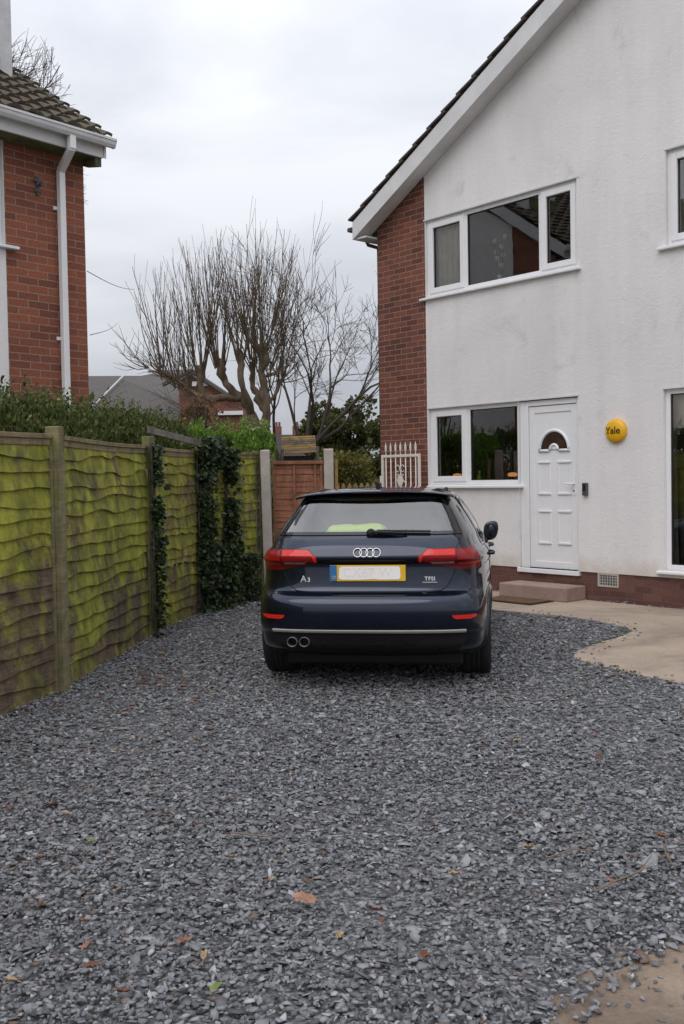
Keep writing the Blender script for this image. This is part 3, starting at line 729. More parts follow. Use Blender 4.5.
m = MB(); m.box(-.345, -.243, -.275, 8.5, 5.03, 5.09); m.build('gutter', M['gutter_brown'], rf, bevel=.012)
m = MB(); m.tube([(-.29,.06,5.03),(-.29,.06,4.93),(-.26,.06,4.88),(-.05,.06,4.80),(-.04,.06,4.7),(-.04,.06,0)], .026, 10); dp = m.build('downpipe', M['dark_plastic'], rf, smooth=False)
# windows and rooms
window(hr, *upw, [(1.01,1.62,True),(1.68,2.84,False),(2.90,3.375,True)], sill=(.88,3.485))
window(hr, *low, [(1.027,1.61,True),(1.69,2.50,False)], sill=(.972,2.58))
window(hr, *rlo, [(4.60,5.9,False),(5.96,7.145,False)], sill=(4.47,7.3))
window(hr, *rup, [(4.64,5.3,True),(5.36,6.2,False),(6.26,6.845,True)], sill=(4.50,7.0))
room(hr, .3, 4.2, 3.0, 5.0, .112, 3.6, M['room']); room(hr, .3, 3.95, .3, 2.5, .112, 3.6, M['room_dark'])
room(hr, 3.97, 9, .3, 2.6, .112, 4.2, M['room']); room(hr, 4.22, 9, 3.0, 5.1, .112, 4.2, M['room'])
# front door
m = MB(); m.box(2.532, 2.655, .02, .10, .33, 2.41); m.box(3.375, 3.418, .02, .10, .33, 2.41); m.box(2.655, 3.375, .02, .10, 2.345, 2.41); m.box(2.50, 3.425, -.035, .10, .289, .345)
drf = m.build('door', M['upvc'], hr, bevel=.006)
m = MB(); m.box(2.662, 3.368, .045, .09, .352, 2.338); frame_rect(m, 2.662, 3.368, .352, 2.338, .082, .034, .0449)
def moulding(m, a, b, c, d, y=.0445, r=.013):
    for p, q, rr in (((a,c),(a,d),r*.8),((b,c),(b,d),r*.8)): m.tube([(p[0],y,p[1]),(q[0],y,q[1])], rr, 6, flat=1)
    for z in (c, d): m.box(a-.014, b+.014, y-.016, y+.004, z-.012, z+.012)
for a, b in ((2.80,2.965),(3.095,3.265)):
    moulding(m, a, b, 1.265, 1.65); moulding(m, a, b, .66, 1.05)
m.build('door_leaf', M['upvc'], drf, bevel=.004)
m = MB()   # sunburst glazing surround
cx, cz = 3.03, 1.80; ar = [(cx+.215*math.cos(a), .042, cz+.235*math.sin(a)) for a in np.linspace(0, math.pi, 22)]
m.tube(ar, .019, 8); 
for a, b in ((2.80,2.955),(3.105,3.26)): m.box(a, b, .028, .048, cz-.024, cz+.008)
ar = [(cx+.058*math.cos(a), .038, cz+.062*math.sin(a)) for a in np.linspace(0, math.pi, 12)]; m.tube(ar, .018, 8)
m.prism([(cx+.05*math.cos(a), cz+.05*math.sin(a)) for a in np.linspace(0, math.pi, 10)], lambda x,z:(x,.036,z), lambda x,z:(x,.050,z))
m.build('arch_surround', M['upvc'], drf, smooth=True)
M['door_glass'] = simple('dark_door_glass', (.05,.03,.022), .12, var=.5, scale=14)
m = MB(); m.prism([(cx+.20*math.cos(a), cz+.22*math.sin(a)) for a in np.linspace(0, math.pi, 22)], lambda x,z:(x,.041,z), lambda x,z:(x,.050,z)); m.build('fanlight', M['door_glass'], drf)
m = MB(); m.box(3.315, 3.345, .022, .036, 1.25, 1.50); m.tube([(3.33,.025,1.385),(3.33,-.02,1.385),(3.32,-.028,1.385),(3.21,-.026,1.392)], [.011,.011,.011,.008], 8); m.build('door_handle', M['upvc'], drf, bevel=.004)
m = MB(); m.lathe([(0,.0),(.010,0),(.010,.004)], 12, lambda x,y,z: (3.33+x, .021-z, 1.30+y)); m.build('keyhole', M['dark_plastic'], drf)
# air vent set in the plinth
m = MB(); frame_rect(m, 3.675, 3.955, .185, .345, .022, -.012, .004)
for k in range(7): m.box(3.70+.034*k, 3.708+.034*k, -.008, .001, .2, .33)
for k in range(3): m.box(3.69, 3.94, -.007, .001, .232+.032*k, .238+.032*k)
M['vent'] = simple('pale_vent', (.42,.38,.34), .8, var=.2)
av = m.build('air_vent', M['vent'], hr)
m = MB(); m.box(3.69, 3.94, -.003, .0, .2, .33); m.build('vent_back', M['grey_box'], av)

def at_house(o, s, y, z):
    p = hw(s, y, z); o.location = p; o.rotation_euler = (0,0,ROT); return o
# things standing by / fixed to the house
m = MB(); m.box(-.50, .50, -.20, .19, 0, .165); o = at_house(m.build('door_step', M['step'], None, bevel=.012), 3.02, -.212, .018); tag(o, 'pinkish concrete step in front of the white front door', 'step')
M['mat'] = simple('coir_mat', (.11,.055,.025), .95, var=.4, scale=30, bump=.9, bscale=200)
dm = empty('doormat', (0,0,0), 0, 'brown coir doormat with black rubber edge before the step', 'doormat'); at_house(dm, 2.98, -.66, .020)
m = MB(); m.box(-.36,.36,-.19,.19,.004,.018); m.build('coir_pile', M['mat'], dm, bevel=.004)
m = MB(); m.box(-.39,.39,-.22,.22,0,.008); m.build('rubber_edge', M['dark_plastic'], dm)
M['yellow'] = simple('yellow_alarm_plastic', (.78,.42,.008), .3, var=.04)
def text_mesh(name, body, size, mat, parent, depth=.002, bold=0, xform=None, spacing=1.0, align='CENTER'):
    cu = bpy.data.curves.new(name+'_curve', 'FONT'); cu.body = body; cu.size = size; cu.extrude = depth; cu.align_x = align; cu.align_y = 'CENTER'; cu.offset = bold; cu.space_character = spacing
    to = bpy.data.objects.new(name, cu); col.objects.link(to); bpy.context.view_layer.update()
    me = bpy.data.meshes.new_from_object(to.evaluated_get(bpy.context.evaluated_depsgraph_get())); bpy.data.objects.remove(to); me.name = name
    me.materials.clear(); me.materials.append(mat)
    o = bpy.data.objects.new(name, me); col.objects.link(o); o.parent = parent
    if xform: me.transform(xform)
    return o
al = empty('alarm_box', (0,0,0), 0, 'round yellow burglar alarm box on the white wall', 'alarm'); at_house(al, 3.955, -.014, 1.985)
m = MB(); m.lathe([(.132,0),(.138,.012),(.136,.035),(.125,.052),(.095,.066),(.05,.074),(0,.076)], 40, lambda x,y,z: (x,-z,y)); m.build('cover', M['yellow'], al, smooth=True)
TX = Matrix.Rotation(R(90), 4, 'X')
M['ink'] = simple('black_ink', (.012,.012,.015), .4)
yl = text_mesh('lettering', 'Yale', .112, M['ink'], al, .002, .0015, Matrix.Translation((-.012,0,.0)) @ TX)
for v in yl.data.vertices:
    rr_ = math.hypot(v.co.x, v.co.z); v.co.y = v.co.y - float(np.interp(rr_, [0,.05,.095,.125,.136], [.076,.074,.066,.052,.035])) - .0015
m = MB(); m.lathe([(0,0),(.028,0),(.028,.008),(0,.010)], 20, lambda x,y,z: (.0+x, -.045-z*.2, -.112+y*.6)); 
m = MB(); m.prism([(.130*math.cos(a), .130*math.sin(a)) for a in np.linspace(R(212), R(328), 20)], lambda x,z:(x,-.010,z-.004), lambda x,z:(x,-.044,z-.004)); m.build('strobe_lens', M['ink'], al)
ks = empty('key_safe', (0,0,0), 0, 'small dark grey key safe on the wall right of the door', 'key safe'); at_house(ks, 3.53, -.014, 1.32)
m = MB(); m.box(-.032,.032,-.045,0,-.075,.075); m.build('body', M['grey_box'], ks, bevel=.008)
m = MB(); m.box(-.022,.022,-.048,-.0455,-.02,.06); m.build('cover', M['dark_plastic'], ks, bevel=.001)

# things inside the windows
def curtain(s0, s1, y, z0, z1, label, gather=.5, mat=None):
    m = MB(); n = 40
    vs = []
    for i in range(n+1):
        f = i/n
        for k in range(6):
            g_ = k/5; z = z0+(z1-z0)*g_; pinch = 1-.18*math.sin(math.pi*(1-g_))*gather
            vs.append((s0+(s1-s0)*f*pinch, y+.03*math.sin(f*math.pi*9+g_), z))
    m.add(vs, [(i*6+k,(i+1)*6+k,(i+1)*6+k+1,i*6+k+1) for i in range(n) for k in range(5)])
    o = m.build('curtain', mat or M['curtain'], None, smooth=True, recalc=False); at_house(o, 0, 0, 0); tag(o, label, 'curtain', None); return o
curtain(1.00, 1.52, .16, 3.6, 4.98, 'cream curtain gathered in the left pane of the upstairs window')
curtain(4.40, 5.0, .16, 3.6, 4.98, 'pale curtain behind the upstairs window at the right edge')
curtain(4.36, 4.60, .20, .35, 2.25, 'narrow beige curtain behind the tall ground floor window')
m = MB()
for k in range(5): m.hexa([(4.40,.15+.012*(k%2),2.36-.075*(k+1)),(7.1,.15+.012*(k%2),2.36-.075*(k+1)),(7.1,.165,2.36-.075*(k+1)),(4.40,.165,2.36-.075*(k+1)),(4.40,.15,2.36-.075*k),(7.1,.15,2.36-.075*k),(7.1,.165,2.36-.075*k),(4.40,.165,2.36-.075*k)])
o = at_house(m.build('roman_blind', M['blind'], None), 0,0,0); tag(o, 'folded beige roman blind at the top of the tall window', 'blind')
fp = empty('fireplace', (0,0,0), 0, 'cream fireplace surround inside the tall ground floor window', 'fireplace'); at_house(fp, 4.98, .85, .3)
m = MB(); m.box(-.75,-.5,0,.3,0,1.25); m.box(.5,.75,0,.3,0,1.25); m.box(-.85,.85,-.05,.3,1.25,1.42); m.build('surround', M['curtain'], fp, bevel=.01)
m = MB(); m.box(-.5,.5,.1,.3,0,1.2); m.build('firebox', M['black_gloss'], fp)
vz = empty('flower_vase', (0,0,0), 0, 'small vase of pale pink flowers on the upstairs windowsill', 'vase'); at_house(vz, 2.08, .20, 3.93)
m = MB(); m.lathe([(0,0),(.045,0),(.055,.05),(.03,.12),(.035,.15)], 20); m.build('vase', M['upvc'], vz, smooth=True)
M['pink'] = simple('pink_petal', (.62,.42,.42), .6)
st = MB()
for k in range(9):
    m = MB()
    a = k*2.4; x, y_, z = .075*math.cos(a)*(k/9+.3), .05*math.sin(a), .27+.045*k
    st.tube([(0,0,.1),(x*.5,y_*.5,z*.6),(x,y_,z)], .004, 5)
    m.lathe([(0,-.02),(.032,-.01),(.036,.012),(0,.022)], 8, lambda p,q,r,x=x,y_=y_,z=z: (x+p, y_+r, z+q)); m.build('petals', M['pink'], vz, smooth=True)
st.build('stem', M['privet_leaf'], vz)
M['bottle'] = simple('yellow_green_liquid', (.45,.50,.03), .2)
bo = empty('soap_bottle', (0,0,0), 0, 'yellow green bottle on the kitchen windowsill', 'bottle'); at_house(bo, 1.74, .15, 1.39)
m = MB(); m.lathe([(0,0),(.032,0),(.034,.09),(.012,.13),(.012,.15)], 16); m.build('bottle', M['bottle'], bo, smooth=True)
m = MB(); m.lathe([(0,.15),(.014,.15),(.014,.175),(0,.18)], 12); m.build('cap', M['upvc'], bo)
t = NT('warm_lit_shade'); t.col((.8,.35,.12)); t.b.inputs['Emission Color'].default_value = (1,.38,.12,1); t.b.inputs['Emission Strength'].default_value = .55; M['lamp'] = t.m
for s_, y_, z_, lab in ((1.68,.9,1.46,'dim warm lamp glowing behind the right kitchen pane'),(.66,.9,1.46,'dim warm lamp glowing behind the left kitchen pane')):
    lp = empty('table_lamp', (0,0,0), 0, lab, 'lamp'); at_house(lp, s_, y_, z_)
    m = MB(); m.lathe([(.03,.02),(.062,.03),(.07,.045),(.055,.07),(0,.08)], 16); m.build('lamp_shade', M['lamp'], lp, smooth=True)
    m = MB(); m.lathe([(.04,-.35),(.012,-.33),(.012,.05)], 10); m.build('stand', M['dark_plastic'], lp)
m = MB(); m.box(1.0,2.9,.5,1.1,.35,1.15); o = at_house(m.build('worktop_unit', M['cushion'], None, bevel=.01), 0,0,0); tag(o, 'dark kitchen unit behind the ground floor window', 'cupboard')

# white iron gate folded back on the brick corner
M['gate'] = simple('white_painted_iron', (.70,.66,.60), .45, var=.1)
gt = empty('iron_gate', (0,0,0), 0, 'white wrought iron gate with spiked tops against the brick corner', 'gate'); at_house(gt, .16, -.13, 0)
m = MB(); W_ = .76
m.box(0,.035,-.015,.015,.06,1.815); m.box(W_-.035,W_,-.015,.015,.06,1.815); m.box(.035,W_-.035,-.014,.014,1.775,1.812); m.box(.035,W_-.035,-.014,.014,.10,.13); m.box(.035,W_-.035,-.014,.014,.9,.92)
m.build('frame', M['gate'], gt, bevel=.004)
for k in range(7):
    x = .085+k*(W_-.17)/6; b_ = MB(); b_.tube([(x,0,.12),(x,0,1.78)], .0085, 8)
    top = MB(); top.lathe([(.009,1.812),(.009,1.86),(.020,1.875),(.012,1.885),(.019,1.905),(.010,1.95),(.001,1.99)], 10, lambda p,q,r,x=x: (x+p, q, r))
    bb = b_.build('bar', M['gate'], gt, smooth=True); top.build('finial', M['gate'], bb, smooth=True)
m = MB(); cx_ = W_/2
for sg in (-1, 1):
    for zc, rr in ((1.62,.036),(1.50,.03),(1.40,.04)):
        m.tube([(cx_+sg*(.012+rr*(1-math.cos(a))), -.012, zc+rr*math.sin(a)*1.3) for a in np.linspace(-2.4,2.6,16)], .006, 6)
m.prism([(cx_-.045,1.52),(cx_+.045,1.52),(cx_+.055,1.43),(cx_+.03,1.38),(cx_-.03,1.38),(cx_-.055,1.43)], lambda x,z:(x,-.016,z), lambda x,z:(x,-.008,z))
m.build('scroll_ornament', M['gate'], gt)
m = MB(); m.box(-.03,.0,-.02,.01,1.42,1.52); m.build('latch', M['gate'], gt, bevel=.004)

# ------------------------------------------------------------------ left brick house
KX, KY = -2.601, 10.35; ROT2 = R(49.56)
hl = empty('house', (KX*1.13,KY*1.13,-.195), ROT2, 'red brick house with white gutter, downpipe and chimney beyond the fence', 'house')
hl.scale = (1.13,1.13,1.13)
m = MB(); m.box(-.92,0,0,.25,0,4.90); m.add([(0,.25,0),(0,.95,0),(0,.95,5.7),(0,.25,5.2)], [(0,1,2,3)]); m.build('brick_wall', M['brick_left'], hl)
m = wall_sheet(-8, -.92, 0, 4.9, [(-3.2,-.905-.02,3.80,4.86),(-3.2,-.94,1.2,2.2)], -.014, I)
m.add([(-.92,-.014,0),(-.92,0,0),(-.92,0,4.9),(-.92,-.014,4.9)], [(0,1,2,3)])
m.build('rendered_wall', M['render'], hl)
# gable side, rendered, facing the neighbour
gy = lambda y: 4.98+.60*(y+.0)
m = MB(); m.add([(.012,.95,0),(.012,8.4,0),(.012,8.4,4.98),(.012,4.2,7.5),(.012,.95,5.55)], [(0,1,2,3,4)]); m.build('gable_wall', M['render'], hl)
window(hl, -3.2, -.925, 3.80, 4.86, [(-3.14,-2.3,True),(-2.24,-1.7,False),(-1.64,-.985,True)], sill=(-3.3,-.80))
room(hl, -4, -.3, 3.0, 4.88, .112, 3, M['room'])
rl = empty('roof', (0,0,0)); rl.parent = hl
# interlocking pantiles: wavy across, stepped up the slope; y is the run direction here
def pantile_roof(root, x0, x1, ye, ze, slope, L_, sgn, mat):
    m = MB(); an = math.atan(slope); c, s = math.cos(an), math.sin(an); g_ = .215; n = int(L_/g_); nx_ = int((x1-x0)/.032)
    for k in range(n):
        d0 = k*g_; d1 = d0+g_+.05; jit = [random.uniform(-.004,.004) for _ in range(nx_//7+2)]
        vs = []
        for i in range(nx_+1):
            x = x0+(x1-x0)*i/nx_; ph = (x-x0)/.215*2*math.pi; wv = (.021)*max(-.35, math.sin(ph)) + .012*math.sin(ph*2+1) + jit[i//7]
            for d, l in ((d0,.052+wv),(d1,.008+wv),(d0,.022+wv)):
                vs.append((x, ye + sgn*(d*c-l*s), ze+d*s+l*c))
        fs = []
        for i in range(nx_): q = i*3; r = q+3; fs += [(q,r,r+1,q+1),(q+2,r+2,r,q)]
        m.add(vs, fs)
    return m.build('roof_tiles', mat, root)
pantile_roof(rl, -7.5, .10, -.34, 4.965, .66, 5.45, 1, M['roof_tile_left'])
pantile_roof(rl, -7.5, .10, 8.74, 4.965, .66, 5.45, -1, M['roof_tile_left'])
for sg, y0_ in ((1, -.28), (-1, 8.68)):
    m = MB(); ye = y0_+sg*4.48; zt = lambda y: 4.985+.66*abs(y-y0_)
    m.hexa([(.055,y0_,4.78),(.055,ye,zt(ye)-.24),(.085,ye,zt(ye)-.24),(.085,y0_,4.78),(.055,y0_,zt(y0_)),(.055,ye,zt(ye)),(.085,ye,zt(ye)),(.085,y0_,zt(y0_))])
    m.build('bargeboard', M['upvc_dirty'], rl, bevel=.004)
m = MB(); m.box(-7.5,.054,-.27,-.245,4.785,4.975); m.build('fascia', M['upvc_dirty'], rl, bevel=.003)
m = MB(); m.box(-7.5,.054,-.244,-.015,4.785,4.80); m.hexa([(-.02,-.24,4.60+.10),(.05,-.24,4.70),(.05,-.02,4.64+.1),(-.02,-.02,4.74),(-.02,-.24,4.784),(.05,-.24,4.784),(.05,-.02,4.784),(-.02,-.02,4.784)])
m.build('soffit', M['grey_wood'], rl)
m = MB(); prof = [(0,0),(-.015,-.045),(-.045,-.078),(-.085,-.082),(-.105,-.055),(-.112,-.03),(-.105,-.022),(-.118,-.018),(-.118,.004),(-.108,.004),(-.1,-.05),(-.045,-.068),(-.01,.0)]
m.prism(prof, lambda y,z: (-7.5,-.272+y,4.965+z), lambda y,z: (.13,-.272+y,4.965+z)); 
m.prism([(0,.002),(-.015,-.047),(-.045,-.082),(-.088,-.086),(-.12,-.02),(-.12,.006)], lambda y,z: (.131,-.272+y,4.965+z), lambda y,z: (.138,-.272+y,4.965+z))
m.build('gutter', M['upvc_dirty'], rl)
m = MB()
def sq(m, pts, h):
    for a, b in zip(pts, pts[1:]):
        a = Vector(a); b = Vector(b); d = (b-a).normalized(); sx = Vector((1,0,0)); sy = d.cross(sx).normalized()
        e = d*h*.3; a2 = a-e; b2 = b+e
        m.hexa([tuple(a2+sx*h*i+sy*h*j) for i, j in ((-1,-1),(1,-1),(1,1),(-1,1))]+[tuple(b2+sx*h*i+sy*h*j) for i, j in ((-1,-1),(1,-1),(1,1),(-1,1))])
sq(m, [(-.365,-.33,4.90),(-.365,-.33,4.77)], .034); sq(m, [(-.365,-.33,4.77),(-.31,-.055,4.62)], .0335); sq(m, [(-.31,-.055,4.62),(-.31,-.055,0)], .033)
dpp = m.build('downpipe', M['upvc'], hl, bevel=.008)
for z in (4.25, 2.95, 1.4):
    m = MB(); m.box(-.375,-.245,-.02,.0,z-.018,z+.018); m.build('pipe_clip', M['upvc'], dpp, bevel=.004)
ch = MB(); ch.box(-.95,-.19,.95,1.65,5.4,9.0); M['white_brick'] = simple('whitewashed_brick', (.55,.56,.56), .9, var=.12, scale=12, bump=.8, bscale=25)
cho = ch.build('chimney', M['white_brick'], rl, bevel=.01)
m = MB(); m.box(-.97,-.36,.925,.949,5.75,6.06); m.build('flashing', M['grey_wood'], cho)
m = MB(); m.box(-.565,-.535,-.02,-.0,4.34,4.52); m.box(-.60,-.50,-.028,-.0205,4.47,4.49); m.box(-.59,-.51,-.028,-.0205,4.37,4.385); m.box(-.56,-.54,-.09,-.0285,4.42,4.44)
m.build('wall_bracket', M['grey_box'], hl)
m = MB(); m.add([(-8,8.4,0),(0,8.4,0),(0,8.4,4.98),(-8,8.4,4.98)], [(0,1,2,3)]); m.build('rear_wall', M['brick_left'], hl)
m = MB(); m.tube([(-2.55,10.5,3.9),(-4.2,14,3.62),(-6.2,20,3.60)], .006, 5); m.v = [(x,y,z) for x,y,z in m.v]
# telephone wires
for (a, b, lab) in (((-2.97,11.88,4.0),(-4.9,24,6.1),'upper thin telephone wire from the brick house to the bare tree'),((-2.96,11.9,3.25),(-7.5,34,6.9),'lower thin telephone wire running behind the bare tree')):
    m = MB(); A = Vector(a); B = Vector(b); m.tube([A.lerp(B,f)+Vector((0,0,-.06*math.sin(math.pi*f))) for f in np.linspace(0,1,14)], .005, 5)
    tag(m.build('telephone_wire', M['dark_plastic'], None), lab, 'wire')

# ------------------------------------------------------------------ distant roofs
dh = empty('distant_house', (-9,40,.15), 0, 'distant house with grey slate roof and red brick gable behind the hedge', 'house')
m = MB()
m.add([(-4,0,4.2),(.1,0,4.25),(.95,2.6,5.85),(-4,2.6,5.9)], [(0,1,2,3)])               # left slope
m.add([(-1.2,-1.45,3.6),(4.4,-1.45,3.6),(2.4,3.2,6.15),(1.75,3.2,6.15),(.1,1,5.55)], [(0,1,2,3,4)])
m.add([(4.4,-1.45,3.6),(4.3,7,4.3),(2.4,3.2,6.15)], [(0,1,2)]); m.build('roof', M['slate'], dh)
m = MB(); m.tube([(-1.22,-1.45,3.65),(.12,.95,5.68)], .035, 6); m.build('hip_flashing', M['upvc_dirty'], dh)
m = MB(); m.box(-4,4.1,.2,7,-.4,4.3); m.build('wall', M['brick'], dh)
m = MB(); m.prism([(2.8,0),(5.2,0),(5.2,4.3),(4.5,4.75),(3.2,5.45),(2.8,5.2)], lambda x,z:(x,-1.5,z), lambda x,z:(x,3,z)); m.build('gable_wall', M['brick'], dh)
m = MB(); m.tube([(2.2,-1.7,5.05),(3.3,-1.7,5.55),(4.9,-1.7,4.45)], .10, 6); m.build('bargeboard', M['slate'], dh)
for q in ((4.3,5.25,-1.65,-1.5,3.85,4.0),(3.2,3.9,-1.6,-1.5,4.98,5.15)):
    m = MB(); m.box(*q); m.build('white_trim', M['upvc'], dh)
d2 = empty('distant_house', (-5.6,88,0), 0, 'far small rooftop with chimney pots right of the hedge', 'house')
m = MB(); m.prism([(-3,0),(3,0),(3,4.6),(1.6,5.4),(-3,5.4)], lambda x,z:(x,0,z), lambda x,z:(x,6,z)); m.build('wall', M['slate'], d2)
for x in (-.3, 1.3):
    m = MB(); m.box(x,x+.6,1,1.7,5.2,6.2); c_o = m.build('chimney', M['brick'], d2)
    for xx in (.17, .43):
        m = MB(); m.tube([(x+xx,1.3,6.2),(x+xx,1.3,6.6)], .10, 6); m.build('chimney_pot', M['brick'], c_o)

# picket fence beyond the gate
pf = empty('picket_fence', (-.25,19,0), 0, 'low pale picket fence behind the car roof', 'fence')
for k in range(15):
    x = -.1+k*.115; m = MB(); m.prism([(x,0),(x+.085,0),(x+.085,1.34),(x+.06,1.39),(x+.0425,1.405),(x+.025,1.39),(x,1.34)], lambda a,z:(a,0,z), lambda a,z:(a,.02,z)); m.build('picket', M['new_wood'], pf)
m = MB(); m.box(-.1,1.7,.021,.05,.35,.43); m.box(-.1,1.7,.021,.05,1.05,1.13); m.build('rail', M['new_wood'], pf)

# ------------------------------------------------------------------ trees
def rot_dir(d, ang, az):
    o = d.orthogonal().normalized(); q = Matrix.Rotation(az, 3, d) @ o; return (d*math.cos(ang)+q*math.sin(ang)).normalized()
def limb(mb, p, d, L_, r0, r1, n, wander, lift, sides, out=None):
    pts = [p.copy()]; rad = [r0]; dd = d.copy()
    for i in range(n):
        dd = (dd + Vector((random.gauss(0,wander),random.gauss(0,wander),random.gauss(0,wander)+lift))).normalized()
        pts.append(pts[-1]+dd*L_/n); rad.append(r0+(r1-r0)*(i+1)/n)
    mb.tube(pts, rad, sides, cap=False); return pts, rad, dd
def bare_tree(name, loc, label, trunks, depth, spread=.6, ratio=.68, lift=.03, minr=.006, group=None, per=3, wander=.12, env=None):
    root = empty(name, loc, 0, label, 'tree', group); tk = MB(); cr = MB()
    def rec(p, d, L_, r, k):
        mb = tk if k == 0 else cr
        if env and k > 0:
            if (p+d*L_*.5-env[0]).length > env[1]: return
            f_ = 1.0
            while f_ > .3 and (p+d*L_*f_-env[0]).length > env[1]: f_ -= .1
            L_ *= f_
        pts, rad, dd = limb(mb, p, d, L_, r, r*.55, 5 if k < 3 else 4, wander, lift, 7 if k < 1 else (5 if k < 3 else 3))
        if k >= depth: return
        for q in range(per + (1 if k > 0 else 0)):
            f = random.uniform(.35, .97) if q else .99
            i = min(len(pts)-2, int(f*(len(pts)-1))); bp = pts[i].lerp(pts[i+1], f*(len(pts)-1)-i)
            rec(bp, rot_dir(dd, spread*random.uniform(.5,1.25) if q else .2, random.uniform(0,6.28)), L_*ratio*random.uniform(.75,1.2), max(minr, r*.55*random.uniform(.6,.95)), k+1)
    for (p, d, L_, r) in trunks: rec(Vector(p), Vector(d).normalized(), L_, r, 0)
    tk.build('trunk', M['bark_dark'], root, smooth=True, recalc=False); cr.build('crown', M['bark_dark'], root, smooth=True, recalc=False); return root
random.seed(21)
# pollarded tree, main crown
pt = empty('pollarded_tree', (-1.75,22,0), 0, 'big pollarded bare tree with knobbly limbs and upright shoots', 'tree')
tk = MB(); cr = MB()
def curve(mb, pts, rad, sides=8, rough=.026):
    rad = [q*.66 for q in rad]
    P_ = []; R_ = []; m_ = len(pts)
    V_ = [Vector(p) for p in pts]
    for i in range(m_-1):
        a = V_[max(i-1,0)]; b = V_[i]; c = V_[i+1]; d = V_[min(i+2,m_-1)]
        for k in range(4):
            t_ = k/4; P_.append(.5*((2*b)+(c-a)*t_+(2*a-5*b+4*c-d)*t_*t_+(3*b-a-3*c+d)*t_**3)+Vector((random.gauss(0,rough),random.gauss(0,rough),0))); R_.append(rad[i]*(1-t_)+rad[i+1]*t_)
    P_.append(V_[-1]); R_.append(rad[-1]); mb.tube(P_, [r*random.uniform(.8,1.25) for r in R_], sides)
curve(tk, [(.10,0,0),(.08,0,1.5),(.02,0,2.6),(.06,0,3.0)], [.34,.30,.27,.20], 12)
curve(tk, [(.02,0,2.6),(.14,.0,3.3),(.06,0,3.9),(.10,0,4.35),(.06,0,4.72)], [.2,.18,.15,.17,.24], 10)     # right knob
curve(tk, [(.0,0,2.5),(-.25,.1,3.1),(-.5,.15,3.5),(-.85,.1,3.75),(-1.02,0,4.2),(-1.05,0,4.42)], [.22,.19,.16,.14,.16,.20], 9)
curve(tk, [(-.5,.15,3.5),(-.9,.1,3.55),(-1.35,0,3.5),(-1.55,0,3.75),(-1.58,0,4.25)], [.15,.13,.12,.13,.19], 9)
curve(tk, [(-.25,.1,3.1),(-.42,-.3,3.7),(-.48,-.3,4.25),(-.52,-.3,4.6)], [.16,.13,.12,.17], 8)
curve(tk, [(.1,0,3.2),(-.15,.3,3.6),(-.28,.5,4.0),(-.2,.5,4.5)], [.15,.12,.11,.16], 8)
curve(tk, [(-1.35,0,3.5),(-1.85,.1,3.7),(-2.3,.1,4.0),(-2.65,0,4.15),(-2.95,0,4.15)], [.11,.08,.055,.035,.02], 7)
curve(tk, [(.12,0,3.2),(.45,.2,3.7),(.75,.2,4.3)], [.10,.07,.05], 7)
knobs = [(Vector((.06,0,4.72)),24,.16),(Vector((.1,0,4.3)),8,.18),(Vector((-1.05,0,4.42)),20,.13),(Vector((-1.58,0,4.25)),20,.12),(Vector((-.5,-.3,4.6)),20,.13),(Vector((-.2,.5,4.5)),16,.12),(Vector((-1.9,.1,3.75)),12,.08),(Vector((-2.2,.1,3.95)),10,.06),(Vector((-2.6,0,4.15)),7,.05),(Vector((.6,.2,4.1)),9,.06)]
for c, ns, rr in knobs:
    for k in range(ns):
        a = random.uniform(0, 6.28); sp = random.uniform(.05,.95)
        d = Vector((math.cos(a)*sp*.72 + (c.x+.75)*.10, math.sin(a)*sp*.8, 1)).normalized()
        Lz = random.uniform(2.1, 3.35)*(1-.09*abs(c.x+.8)) * (1-.18*sp)
        p = c + Vector((math.cos(a)*rr, math.sin(a)*rr, random.uniform(-.25,.02)))
        r0 = random.uniform(.010,.021)
        pts, rad, dd = limb(cr, p, d, Lz, r0, .005, 9, .038, .075, 4)
        for q in range(random.randint(3,8)):
            i = random.randint(2, 8); limb(cr, pts[i], rot_dir((pts[i]-pts[i-1]).normalized(), random.uniform(.3,.65), random.uniform(0,6.28)), random.uniform(.3,1.0), rad[i]*.6+.001, .004, 4, .05, .20, 3)
for k in range(26):   # low arching side shoots
    c = random.choice([Vector((-1.58,0,4.0)),Vector((-1.9,.1,3.75)),Vector((-2.35,.1,4.05)),Vector((-2.9,0,4.25)),Vector((.1,0,4.0)),Vector((.5,.2,3.9))])
    sx = -1 if c.x < -.5 else 1
    d = Vector((sx*random.uniform(.7,1.3), random.uniform(-.7,.7), random.uniform(-.35,.5))).normalized()
    pts, rad, dd = limb(cr, c, d, random.uniform(.7,1.35), random.uniform(.010,.019), .004, 9, .09, .10, 4)
    for q in range(5):
        i = random.randint(2, 8); limb(cr, pts[i], rot_dir((pts[i]-pts[i-1]).normalized(), random.uniform(.4,.9), random.uniform(0,6.28)), random.uniform(.3,.7), .008, .004, 4, .12, .12, 3)
pt.scale = (.84,.84,.94)
tk.build('trunk', M['bark'], pt, smooth=True, recalc=False); cr.build('crown', M['bark'], pt, smooth=True, recalc=False)
random.seed(5)
bare_tree('bare_tree', (-.85,24.5,0), 'smaller multi stemmed bare tree spreading towards the white house', [((0,0,0),(.02,0,1),2.5,.12),((0.02,0,2.0),(.55,.1,1),2.0,.055),((0,0,2.1),(-.45,-.1,1),1.8,.05),((.05,0,2.2),(.95,-.1,1),2.2,.05),((0,.05,2.2),(.12,.3,1),2.1,.05),((0.1,.05,2.3),(1.5,.2,1),2.1,.045),((0.05,.05,2.2),(.3,-.3,1),2.1,.045)], 4, spread=.58, ratio=.70, lift=.03, minr=.006, per=3)
random.seed(9)
